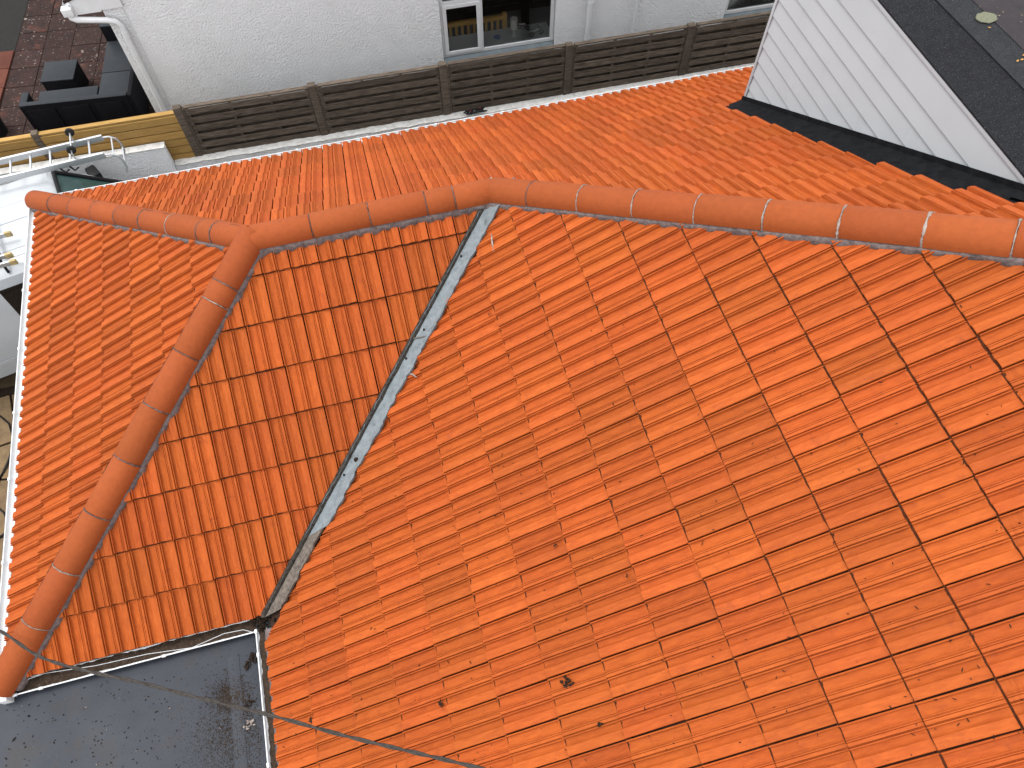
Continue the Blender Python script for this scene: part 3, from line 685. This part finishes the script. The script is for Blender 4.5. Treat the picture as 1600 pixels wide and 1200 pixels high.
for k, (a, b) in enumerate([(NP[0], PX[0]), (NP[1], NP[0])]):
    post(nf, a, FT - .03, M['wood_old'])
    x0, x1 = a + .047, b - .047; tp = NT - .01 * k
    fr = MB().box((x0, -.02, .5), (x0 + .05, .03, tp), FMX).box((x1 - .05, -.02, .5), (x1, .03, tp), FMX).box((x0 + .051, -.014, .5), (x1 - .051, -.004, tp - .01), FMX)
    pan = fr.build('fence_panel', M['wood_new'], nf, smooth=0)
    MB().box((x0 - .002, -.035, tp + .002), (x1 + .002, .04, tp + .036), FMX).build('top_rail', M['wood_new'], pan, bevel=.004, smooth=0)
    for q in range(9):
        zt = tp - q * .138
        MB().box((x0 + .002, -.048, zt - .124), (x1 - .002, -.024, zt - .004), FMX).build('slat', M['wood_new'], pan, smooth=0, bevel=.005)
# dark strap with red buckles caught on the wall by the fence
p = onz(742, 174, WT + .02); tg = thing('ratchet_strap', 'tangled black strap with red buckles on the white wall top', 'strap', p)
rs = random.Random(5)
lo = []
for k in range(40):
    a = k * .55; lo.append(p + FU * (.13 * math.sin(a) + .06 * math.sin(a * 2.7) + rs.uniform(-.01, .01)) + FN * (.05 * math.cos(a * 1.3) - .02) + V3((0, 0, .012 + .02 * abs(math.sin(a * .7)))))
MB().tube(lo, .011, 6).build('webbing', M['black'], tg, smooth=60)
for k, o_ in enumerate((-.07, .03, .09)): MB().box((-.02, -.012, 0), (.02, .012, .018), Matrix.Translation(p + FU * o_ + V3((0, -.02 + .02 * k, .02))) @ Matrix.Rotation(.6 * k, 4, 'Z')).build('buckle', M['red'] if k != 1 else M['black'], tg, bevel=.004)
# ------------------------------------------------------------------ neighbour's house
ND = ply(6.55); NM = frame(FN * ND, FU, FN, V3((0, 0, 1)))
def onN(u, v): return onF(u, v, ND)
nh = thing('neighbour_house', "neighbour's white roughcast house with plastic windows and downpipes", 'house', NM @ V3((0, 2, 0)))
XC = onN(243, 175)[0]; EZ = onN(150, 16)[1]
wl, wb_ = onN(694, 97); wr, _ = onN(866, 72); wb = onN(780, 80)[1]; wt = wb + 1.25
w2l, w2b = onN(1131, 24); w2r = w2l + 1.5; w2b = onN(1160, 22)[1]
wall = MB()
def wbox(x0, x1, z0, z1): wall.box((x0, 0, z0), (x1, .28, z1), NM)
sb = wb - .10
wbox(XC, wl, 0, EZ); wbox(wl, wr, 0, sb); wbox(wl, wr, wt, EZ); wbox(wr, w2l, 0, EZ); wbox(w2l, w2r, 0, w2b - .1); wbox(w2l, w2r, wt, EZ); wbox(w2r, 7.5, 0, EZ)
wall.box((XC, .28, 0), (XC + .28, 7, EZ), NM)
wall.build('wall', M['render'], nh, smooth=0)
# dark room behind the window
rm = MB(); x0, x1 = wl - .6, w2r + .4
rm.box((x0, .30, .0), (x0 + .02, 3.2, EZ), NM).box((x1, .30, 0), (x1 + .02, 3.2, EZ), NM).box((x0, 3.2, 0), (x1, 3.22, EZ), NM).box((x0, .30, .3), (x1, 3.2, .32), NM).box((x0, .285, 2.6), (x1, 3.2, 2.62), NM)
rm.build('room', M['room'], nh, smooth=0)
def bar(b, x0, x1, z0, z1, y0=.06, y1=.12): b.box((x0, y0, z0), (x1, y1, z1), NM)
def window(x0, x1, z0, z1, mull, casement, side_l=True):
    b = MB(); t_ = .06
    bar(b, x0, x1, z0, z0 + t_); bar(b, x0, x1, z1 - t_, z1); bar(b, x0, x0 + t_, z0 + t_, z1 - t_); bar(b, x1 - t_, x1, z0 + t_, z1 - t_)
    if mull: bar(b, mull - .03, mull + .03, z0 + t_, z1 - t_)
    wo_ = b.build('window', M['upvc'], nh, smooth=0, bevel=.006)
    if casement:
        (c0, c1, d0, d1) = casement; b = MB(); s_ = .062
        bar(b, c0, c1, d0, d0 + s_, .035, .075); bar(b, c0, c1, d1 - s_, d1, .035, .075); bar(b, c0, c0 + s_, d0 + s_, d1 - s_, .035, .075); bar(b, c1 - s_, c1, d0 + s_, d1 - s_, .035, .075)
        b.build('casement', M['upvc'], wo_, smooth=0, bevel=.008)
        MB().box((c0 + s_, .055, d0 + s_), (c1 - s_, .061, d1 - s_), NM).build('pane', M['pane'], wo_, smooth=0)
        MB().box((c0, .05, d1 + .004), (c1, .10, d1 + .05), NM).build('transom', M['upvc'], wo_, smooth=0)
        MB().box((c0 + .03, .085, d1 + .05), (c1 - .03, .091, z1 - t_), NM).build('pane', M['pane'], wo_, smooth=0)
        MB().box((mull + .03, .085, z0 + t_), (x1 - t_, .091, z1 - t_), NM).build('pane', M['pane'], wo_, smooth=0)
    else: MB().box((x0 + t_, .085, z0 + t_), (x1 - t_, .091, z1 - t_), NM).build('pane', M['pane'], wo_, smooth=0)
    s = MB(); s.prism([(x0, -.02, z0 - .125), (x0, .10, z0 - .10), (x0, .10, z0 - .004), (x0, .045, z0 - .012), (x0, -.02, z0 - .085)], (x1 - x0, 0, 0), NM); s.build('sill', M['sill_grey'], wo_, smooth=0)
    MB().box((x0, .12, z0 + .02), (x1, .50, z0 + .055), NM).build('inner_sill', M['upvc'], wo_, smooth=0)
    return wo_
mu = onN(754, 60)[0]; c1_ = onN(752, 45)[0]; ct_ = onN(722, 8)[1]
w1 = window(wl + .01, wr - .01, wb, wt, mu, (wl + .05, mu - .012, wb + .045, ct_), True)
w2 = window(w2l + .01, w2r, w2b, wt, None, None)
for (ua, ub, v0, v1, r_) in [(921, 915, 0, 65, .044), (994, 987, 0, 52, .026)]:
    xa = (onN(ua, v0)[0] + onN(ub, v1)[0]) / 2
    dp = MB().tube([NM @ V3((xa, -.055, .05)), NM @ V3((xa, -.055, EZ + .1))], r_, 12).build('downpipe', M['upvc'], nh)
    for z_ in (1.72, 2.3): MB().tube([NM @ V3((xa, -.055, z_)), NM @ V3((xa, -.055, z_ + .06))], r_ * 1.18, 12).build('pipe_collar', M['upvc'], dp)
# boxed eaves, gutter and swan neck along the west side, ending at the corner
GX = XC - .40
MB().box((XC - .34, -.05, EZ), (XC - .003, 7, EZ + .02), NM).build('soffit', M['upvc'], nh, smooth=0)
MB().box((XC - .34, -.052, EZ + .022), (XC + .30, -.03, EZ + .34), NM).build('eaves_box_end', M['upvc'], nh, smooth=0)
MB().box((XC - .365, -.06, EZ - .02), (XC - .342, 7, EZ + .20), NM).build('fascia', M['upvc'], nh, smooth=0)
rf = MB(); rf.prism([(XC - .42, -.07, EZ + .19), (XC - .42, -.07, EZ + .23), (2.6, -.07, EZ + 2.3), (7.6, -.07, EZ + .23), (7.6, -.07, EZ + .19), (2.6, -.07, EZ + 2.26)], (0, 7.2, 0), NM); rf.build('roof', M['slab'], nh, smooth=0)
MB().prism([(XC, 0, EZ), (7.5, 0, EZ), (7.5, 0, EZ + .19), (2.6, 0, EZ + 2.22), (XC, 0, EZ + .30)], (0, .28, 0), NM).build('gable', M['render'], nh, smooth=0)
gn = MB(); seg = 8
for E in (-.10, 7.0):
    for k in range(seg + 1):
        a = math.pi * k / seg; gn.v.append(NM @ V3((GX - .025 - .06 * math.cos(a), E, EZ + .13 - .07 * math.sin(a))))
for k in range(seg): gn.f.append((k, k + 1, seg + 2 + k, seg + 1 + k))
gn.f.append(tuple(range(seg + 1)))
gno = gn.build('gutter', M['upvc'], nh)
MB().box((GX - .095, -.13, EZ + .03), (GX + .045, -.02, EZ + .14), NM).build('gutter_stop', M['upvc'], nh, bevel=.012)
px0 = (onN(200, 66)[0] + onN(258, 172)[0]) / 2 + .02
MB().tube([NM @ V3(q) for q in [(GX - .02, -.08, EZ + .05), (GX - .02, -.08, EZ - .01), (GX + .03, -.08, EZ - .05), (px0 - .14, -.075, EZ - .12), (px0 - .04, -.07, EZ - .16), (px0, -.065, EZ - .23), (px0, -.06, EZ - .34), (px0, -.06, .05)]], .042, 12).build('downpipe', M['upvc'], nh)
MB().tube([NM @ V3((px0, -.06, EZ - .42)), NM @ V3((px0, -.06, EZ - .33))], .049, 12).build('pipe_collar', M['upvc'], nh)
cx_ = (onN(190, 10)[0] + onN(267, 165)[0]) / 2
MB().tube([NM @ V3((cx_, -.006, .4)), NM @ V3((cx_, -.006, EZ))], .011, 6).build('wall_cable', M['upvc'], nh)
# --- things behind the neighbour's window glass
def inN(u, v, y): return onF(u, v, ND + y)
zi = wb + .055
xl, zl = inN(803, 55, .26); lamp = thing('table_lamp', 'white drum shade lamp on the sill behind the window', 'lamp', NM @ V3((xl, .26, zi)))
MB().tube([NM @ V3((xl, .26, zi)), NM @ V3((xl, .26, zi + .02)), NM @ V3((xl, .26, zi + .04)), NM @ V3((xl, .26, zi + .16))], [.05, .05, .02, .014], 12).build('base', M['fabric'], lamp)
MB().tube([NM @ V3((xl, .26, zi + .15)), NM @ V3((xl, .26, zi + .33))], [.062, .062], 16).build('lamp_shade', M['fabric'], lamp)
xb0 = inN(700, 62, .55)[0]; xb1 = inN(790, 45, .55)[0]
bench = thing('pine_headboard', 'yellow pine slatted bed rail seen through the window', 'bed rail', NM @ V3(((xb0 + xb1) / 2, .6, .32)))
bt = zi + .20
MB().box((xb0 - .5, .56, bt - .075), (xb1, .62, bt), NM).build('top_rail', M['pine'], bench, bevel=.006)
MB().box((xb0 - .5, .57, bt - .62), (xb1, .61, bt - .56), NM).build('bottom_rail', M['pine'], bench, bevel=.004)
MB().box((xb1 - .05, .55, .32), (xb1 + .03, .63, bt + .03), NM).build('post', M['pine'], bench, bevel=.006)
for k in range(14):
    x = xb1 - .13 - k * .105
    if x < xb0 - .5: break
    MB().box((x - .022, .578, bt - .56), (x + .022, .602, bt - .075), NM).build('slat', M['pine'], bench, smooth=0)
xd, _ = inN(777, 62, .22); bow = thing('glazed_bowl', 'small blue and white bowl on the window sill', 'bowl', NM @ V3((xd, .22, zi)))
MB().tube([NM @ V3((xd, .22, zi)), NM @ V3((xd, .22, zi + .03)), NM @ V3((xd, .22, zi + .05))], [.035, .05, .055], 14).build('body', M['fabric'], bow)
MB().tube([NM @ V3((xd, .22, zi + .051)), NM @ V3((xd, .22, zi + .066))], [.056, .058], 14).build('rim', M['blue'], bow)
def bike(u, v, y, s, rz, lab):
    x, _ = inN(u, v, y); mx = NM @ Matrix.Translation((x, y, zi + .0)) @ Matrix.Rotation(rz, 4, 'Z')
    b = thing('model_motorbike', lab, 'model bike', mx.to_translation())
    for xx in (-.075 * s, .075 * s):
        ring = [mx @ V3((xx + .032 * s * math.cos(a), 0, .036 * s + .032 * s * math.sin(a))) for a in [2 * math.pi * k / 14 for k in range(15)]]
        wh = MB().tube(ring, .008 * s, 6).build('wheel', M['tyre'], b, smooth=60)
        MB().tube([mx @ V3((xx, -.012 * s, .036 * s)), mx @ V3((xx, .012 * s, .036 * s))], .014 * s, 8).build('hub', M['chrome'], wh)
    MB().tube([mx @ V3(q) for q in [(-.075 * s, 0, .036 * s), (-.02 * s, 0, .05 * s), (.03 * s, 0, .085 * s), (.05 * s, 0, .10 * s), (.075 * s, 0, .036 * s)]], .006 * s, 6).build('frame', M['chrome'], b, smooth=60)
    MB().tube([mx @ V3(q) for q in [(-.09 * s, 0, .085 * s), (-.04 * s, 0, .085 * s), (0, 0, .10 * s), (.035 * s, 0, .10 * s)]], [.006 * s, .014 * s, .02 * s, .012 * s], 8).build('tank', M['black'] if s < .9 else M['fabric'], b, smooth=60)
    MB().box((-.025 * s, -.018 * s, .025 * s), (.03 * s, .018 * s, .065 * s), mx).build('engine', M['chrome'], b, bevel=.004)
    MB().tube([mx @ V3(q) for q in [(.04 * s, -.045 * s, .125 * s), (.05 * s, 0, .11 * s), (.04 * s, .045 * s, .125 * s)]], .004 * s, 6).build('handlebar', M['black'], b, smooth=60)
bike(838, 55, .18, 1.25, .25, 'silver model motorbike on the sill, nearest the window glass')
bike(818, 47, .40, 1.0, -.5, 'small model motorbike between the lamp and the larger model')
# ------------------------------------------------------------------ neighbour's patio
PZ = .06
pat = struct(MB().box((-13, 6.9, .0), (-1.5, 20, PZ - .012)).build('patio', M['moss'], smooth=0))
PR = R(-6); pm = Matrix.Translation(onz(68, 76, PZ)) @ Matrix.Rotation(PR, 4, 'Z')
pmi = pm.inverted(); sz = .535; rs = random.Random(17)
sl_me = {True: MB().box((.006, .006, -.04), (sz - .006, sz - .006, 0)).mesh('paving_slab', M['slab_red'], 0, .008), False: MB().box((.006, .006, -.04), (sz - .006, sz - .006, 0)).mesh('paving_slab', M['slab'], 0, .008)}
for i in range(-8, 6):
    for jj in range(-7, 9):
        c = pm @ V3(((i + .5) * sz, (jj + .5) * sz, 0)); u, v = pix(c)
        if u < -90 or u > 300 or v < -110 or v > 235: continue
        wx = (NM.inverted() @ c)
        if wx.y < -.6: continue
        if i <= -2 and jj >= 0: continue                      # dark bed
        red = i <= -2
        share('paving_slab', sl_me[red], pat, pm @ Matrix.Translation((i * sz + rs.uniform(-.004, .004), jj * sz + rs.uniform(-.004, .004), rs.uniform(-.004, .004) + (.03 if i <= -2 else 0))))
b = MB().box((-6 * sz, 0, -.03), (-1 * sz - .01, 9 * sz, -.006), pm); stuff(b.build('gravel_bed', M['gravel'], smooth=0)); bpy.data.objects['gravel_bed']['label'] = 'dark gravel bed beside the brown patio slabs'; bpy.data.objects['gravel_bed']['category'] = 'gravel'
# --- black rattan corner sofa and cube table
sofa = thing('corner_sofa', 'black rattan corner sofa with charcoal seat pads on the patio', 'sofa', onz(120, 150, PZ))
SH = PZ + .68
s0, s1 = onz(31, 164, SH), onz(198, 146, SH); sx = (s1 - s0).normalized(); sx.z = 0; sy = V3((-sx.y, sx.x, 0)); SL = (s1 - s0).length
sm = frame(V3((s0.x, s0.y, PZ)), sx, sy, V3((0, 0, 1)))
MB().box((0, -.06, .06), (SL, 0.02, .68), sm).build('back', M['rattan'], sofa, bevel=.012)
for k in range(3): MB().box((.08 + k * (SL - .1) / 3, -.082, .14), (.08 + (k + 1) * (SL - .1) / 3 - .10, -.064, .60), sm).build('back_panel', M['rattan'], sofa, bevel=.012)
MB().box((.0, -.065, .682), (SL, .03, .70), sm).build('top_edge', M['cushion'], sofa, bevel=.006)
MB().box((.04, .022, .06), (SL - .02, .62, .36), sm).build('seat_base', M['rattan'], sofa, bevel=.012)
MB().box((-.01, -.06, .06), (.10, .30, .66), sm).build('arm', M['rattan'], sofa, bevel=.012)
MB().box((-.012, -.062, .662), (.102, .31, .685), sm).build('arm_top', M['cushion'], sofa, bevel=.005)
RL = 1.95; CW = .62
MB().box((SL - CW, .625, .06), (SL, RL, .36), sm).build('chaise_base', M['rattan'], sofa, bevel=.012)
for k in range(2): MB().box((SL - CW, .03 + k * .90, .365), (SL - .02, .92 + k * .90, .46), sm).build('seat_pad', M['cushion'], sofa, bevel=.02)
MB().box((SL + .002, -.05, .06), (SL + .07, RL, .68), sm).build('back', M['rattan'], sofa, bevel=.012)
MB().box((SL - CW - .02, RL - .08, .36), (SL, RL + .02, .70), sm).build('arm', M['rattan'], sofa, bevel=.012)
MB().box((SL - CW - .022, RL - .085, .702), (SL, RL + .022, .725), sm).build('arm_top', M['cushion'], sofa, bevel=.005)
MB().box((.12, .03, .365), (SL - CW - .02, .60, .46), sm).build('seat_pad', M['cushion'], sofa, bevel=.02)
TZ = PZ + .46
q = [onz(u, v, TZ) for u, v in [(62.5, 128), (69, 97), (121.5, 91.5), (114, 124)]]
tx = ((q[2] - q[1]) + (q[3] - q[0])).normalized(); ty = V3((-tx.y, tx.x, 0)); c = sum(q, V3()) / 4; hx = (q[3] - q[0]).length / 2; hy = (q[1] - q[0]).length / 2
tm = frame(V3((c.x, c.y, PZ)), tx, ty, V3((0, 0, 1)))
tab = thing('cube_table', 'black rattan cube table standing in front of the corner sofa', 'table', (c.x, c.y, PZ))
MB().box((-hx + .01, -hy + .01, 0), (hx - .01, hy - .01, .43), tm).build('body', M['rattan'], tab, bevel=.01)
MB().box((-hx, -hy, .432), (hx, hy, .46), tm).build('table_top', M['cushion'], tab, bevel=.008)
pp = onz(-3, 208, PZ); pot = thing('black_planter', 'round black planter at the end of the new fence', 'planter', pp)
MB().tube([pp, pp + V3((0, 0, .32)), pp + V3((0, 0, .36))], [.17, .2, .215], 18).build('body', M['black'], pot); MB().tube([pp + V3((0, 0, .31)), pp + V3((0, 0, .345))], [.19, .18], 18).build('soil', M['moss'], pot)
# ------------------------------------------------------------------ white van in the drive
VZ = 1.95
vr = R(13); vx = V3((math.cos(vr), math.sin(vr), 0)); vy = V3((-vx.y, vx.x, 0))
e_near = onz(20, 429, VZ - .05); e_front = onz(78, 292, VZ - .03)
VW = .96
o_y = e_near.dot(vy) + VW - .10; o_x = e_front.dot(vx)
vo_ = vx * o_x + vy * o_y; VM = frame(V3((vo_.x, vo_.y, 0)), vx, vy, V3((0, 0, 1)))     # local origin below the front edge of the roof
van = thing('white_van', 'white van with ladders on its roof parked by the house corner', 'van', (vo_.x, vo_.y, 0), vr)
# side profile (x, z) with half widths: lofted body
ring_z = [(.28, .93), (.55, .97), (1.0, .98), (1.15, .965), (1.45, .925), (1.72, .885), (1.86, .84), (1.925, .74), (1.95, .55), (1.965, .25)]
body = MB()
stations = [(-4.0, 1, None), (-3.9, 1, None), (-2.6, 1, None), (-1.3, 1, None), (-.25, 1, None), (0, .985, 1.90), (.40, .97, 1.56), (.78, .955, 1.21), (.95, .95, 1.10), (1.25, .90, .98), (1.45, .84, .82), (1.52, .78, .5)]
n = len(ring_z) * 2
for (x, sc_, zc) in stations:
    ring = []
    for (z, hw_) in ring_z:
        zz = z if zc is None else min(z, zc + (z - .28) * .02) ; ring.append((zz, hw_ * sc_))
    pts = [V3((x, -h_, z)) for z, h_ in ring] + [V3((x, h_, z)) for z, h_ in reversed(ring)]
    body.v += [VM @ p for p in pts]
for i in range(len(stations) - 1):
    for k in range(n): body.f.append((i * n + k, i * n + (k + 1) % n, (i + 1) * n + (k + 1) % n, (i + 1) * n + k))
body.f += [tuple(range(n)), tuple(range((len(stations) - 1) * n, len(stations) * n))]
bo = body.build('body', M['van'], van, smooth=35)
def side_y(z): 
    for (z0, h0), (z1, h1) in zip(ring_z[:-1], ring_z[1:]):
        if z0 <= z <= z1: return h0 + (h1 - h0) * (z - z0) / (z1 - z0)
    return ring_z[-1][1]
def side_panel(name, pts, m, off, parent, sgn=-1, th=.012):
    a = [VM @ V3((x, sgn * (side_y(z) + off), z)) for x, z in pts]; return MB().prism(a, (VM.to_3x3() @ V3((0, sgn * -th, 0)))).build(name, m, parent, smooth=0)
M['dark_glass'] = mat('dark_tinted_glass', (.004, .004, .005), rough=.05, spec=.5)
for sgn in (-1, 1):
    side_panel('door_window', [(-.98, 1.20), (-.35, 1.16), (.30, 1.02), (.42, 1.22), (.10, 1.62), (-.06, 1.74), (-.98, 1.74)], M['dark_glass'], .008, van, sgn)
    for (xa, xb) in ((-1.03, -1.02), (.46, .47)):
        side_panel('door_seam', [(xa, .40), (xb, .40), (xb, 1.12), (xa, 1.12)], M['black'], .004, van, sgn)
    side_panel('door_handle', [(-.92, .98), (-.74, .98), (-.74, 1.03), (-.92, 1.03)], M['black'], .02, van, sgn)
    side_panel('belt_moulding', [(-3.6, .58), (.5, .58), (.5, .64), (-3.6, .64)], M['van'], .02, van, sgn)
# windscreen, just proud of the raked nose
ws = []
for (x, z, h_) in [(.05, 1.868, .70), (.78, 1.225, .80)]: ws.append((x, z, h_))
up = V3((.66, 0, .75)) * .048
q = [V3((ws[0][0], -ws[0][2], ws[0][1])), V3((ws[1][0], -ws[1][2], ws[1][1])), V3((ws[1][0], ws[1][2], ws[1][1])), V3((ws[0][0], ws[0][2], ws[0][1]))]
M['screen_body'] = mat('green_tinted_screen', (.035, .075, .07), (.02, .045, .042), .06, 2, spec=.6)
MB().prism([VM @ (p + up) for p in q], VM.to_3x3() @ V3((-.006, 0, -.006))).build('windscreen', M['screen_body'], van, smooth=0)
for k in range(4):
    a, b_ = q[k] + up * 1.25, q[(k + 1) % 4] + up * 1.25
    MB().tube([VM @ a, VM @ b_], .028, 8).build('screen_seal', M['black'], van)
for (a, b_) in (((.80, -.1, 1.235), (.42, -.55, 1.585)), ((.80, .45, 1.235), (.44, .02, 1.565))):
    MB().tube([VM @ V3(a), VM @ V3(b_)], .011, 6).build('wiper', M['black'], van)
# pressed ribs on the roof
for (x0, x1, y0, y1) in ((-.95, -.22, -.62, .30), (-.95, -.30, -.50, -.02)):
    lp = []; r_ = .09
    for (cx, cy, a0) in ((x1 - r_, y1 - r_, 0), (x0 + r_, y1 - r_, 90), (x0 + r_, y0 + r_, 180), (x1 - r_, y0 + r_, 270)):
        for k in range(5):
            a = R(a0 + k * 22.5); yy = cy + r_ * math.sin(a); zz = 1.9665 - .0 if abs(yy) < .25 else (1.965 + (1.95 - 1.965) * (abs(yy) - .25) / .3 if abs(yy) < .55 else 1.95 + (1.925 - 1.95) * (abs(yy) - .55) / .19)
            lp.append(VM @ V3((cx + r_ * math.cos(a), yy, zz)))
    lp.append(lp[0]); MB().tube(lp, .0055, 6).build('roof_rib', M['van'], van, smooth=60)
for sgn in (-1, 1):
    mp_ = VM @ Matrix.Translation((.46, sgn * 1.08, 1.22)) @ Matrix.Rotation(.25 * sgn, 4, 'Z')
    mir = MB().box((-.07, -.12, -.16), (.08, .12, .22), mp_).build('mirror', M['black'], van, bevel=.03)
    MB().tube([VM @ V3((.48, sgn * .92, 1.12)), VM @ V3((.47, sgn * 1.05, 1.15))], .03, 8).build('mirror_arm', M['black'], mir)
    for xx in (.72, -2.6):
        wh = MB().tube([VM @ V3((xx, sgn * .76, .32)), VM @ V3((xx, sgn * .97, .32))], .32, 24).build('wheel', M['tyre'], van)
        MB().tube([VM @ V3((xx, sgn * .90, .32)), VM @ V3((xx, sgn * .985, .32))], [.2, .18], 16).build('rim', M['chrome'], wh)
for xx in (-.75, -2.3):
    rk = MB().tube([VM @ V3((xx, -.80, 1.90)), VM @ V3((xx, -.74, 2.05)), VM @ V3((xx, .74, 2.05)), VM @ V3((xx, .80, 1.90))], .018, 8).build('roof_bar', M['black'], van)
# ------------------------------------------------------------------ roof ladder lying on the rack
LZ = 2.12
lad = thing('roof_ladder', 'aluminium roof ladder with hook and rubber wheels on the van roof', 'ladder', onz(80, 250, LZ))
r1a, r1b = onz(0, 248, LZ), onz(164, 214, LZ); r2a, r2b = onz(0, 286, LZ), onz(164, 242, LZ)
lx = ((r1b - r1a) + (r2b - r2a)).normalized(); lz = V3((0, 0, 1)); ly = lz.cross(lx)
lw = (r1b - r2b).dot(ly); Lm = frame(r2b, lx, ly, lz)
for y in (0, lw):
    MB().box((-3.4, y - .017, -.045), (0, y + .017, .045), Lm).build('rail', M['alu'], lad, bevel=.006)
for k in range(13): MB().tube([Lm @ V3((-.19 - k * .255, .012, 0)), Lm @ V3((-.19 - k * .255, lw - .012, 0))], .015, 8).build('rung', M['alu'], lad)
for y in (0, lw):
    MB().tube([Lm @ V3(q_) for q_ in [(-.02, y, 0), (.07, y, -.01), (.14, y, -.06), (.17, y, -.15), (.165, y, -.28), (.13, y, -.36)]], .014, 8).build('hook_arm', M['alu'], lad, smooth=60)
for (a, z) in ((.10, -.03), (.167, -.22)): MB().tube([Lm @ V3((a, 0, z)), Lm @ V3((a, lw, z))], .011, 8).build('hook_bar', M['alu'], lad)
ax = -.36
MB().tube([Lm @ V3((ax, .03, .15)), Lm @ V3((ax, lw + .10, .15))], .010, 8).build('axle', M['alu'], lad)
for y in (.06, lw + .06):
    MB().tube([Lm @ V3((ax, y - .018, .15)), Lm @ V3((ax, y + .018, .15))], .058, 18).build('wheel', M['tyre'], lad, bevel=.004)
for y in (.0, lw): MB().tube([Lm @ V3((ax, y, .03)), Lm @ V3((ax, y, .15))], .010, 8).build('bracket', M['alu'], lad)
for xx in (-.48, -.60): MB().tube([Lm @ V3((xx, -.02, -.03)), Lm @ V3((xx + .04, -.035, -.10)), Lm @ V3((xx + .10, -.03, -.07))], .012, 6).build('clip', M['black'], lad, smooth=60)
# second ladder: only its rail ends reach the picture
e1, e2, e3 = onz(20, 364, 2.08), onz(18, 398, 2.08), onz(24, 408, 2.08)
el = thing('extension_ladder', 'aluminium extension ladder with yellow end caps nearer the house', 'ladder', e2)
ex = lx; Em = frame(e2, ex, ly, lz); d1 = (e1 - e2).dot(ly); d3 = (e3 - e2).dot(ly)
for (x_, y) in ((0, d1), (0, 0), (.05, d3 - .008)):
    rl = MB().box((-3.6, y - .013, -.033), (x_, y + .013, .033), Em).build('rail', M['alu'], el, bevel=.006)
    MB().box((x_ - .07, y - .018, -.038), (x_ + .012, y + .018, .038), Em).build('end_cap', M['yellow_cap'], rl, bevel=.010)
for k in range(12): MB().tube([Em @ V3((-.30 - k * .27, .0, 0)), Em @ V3((-.30 - k * .27, d1, 0))], .015, 8).build('rung', M['alu'], el)
# black hose on the yard paving
hz = [onz(u, v, .055) for u, v in [(-30, 640), (0, 650), (14, 662), (22, 690), (10, 730), (0, 745), (-20, 780), (5, 800), (18, 822), (0, 840), (-25, 850)]]
tag(MB().tube(hz, .012, 8).build('garden_hose', M['black'], smooth=60), 'black hose looping over the brown paving below the gutter', 'hose')
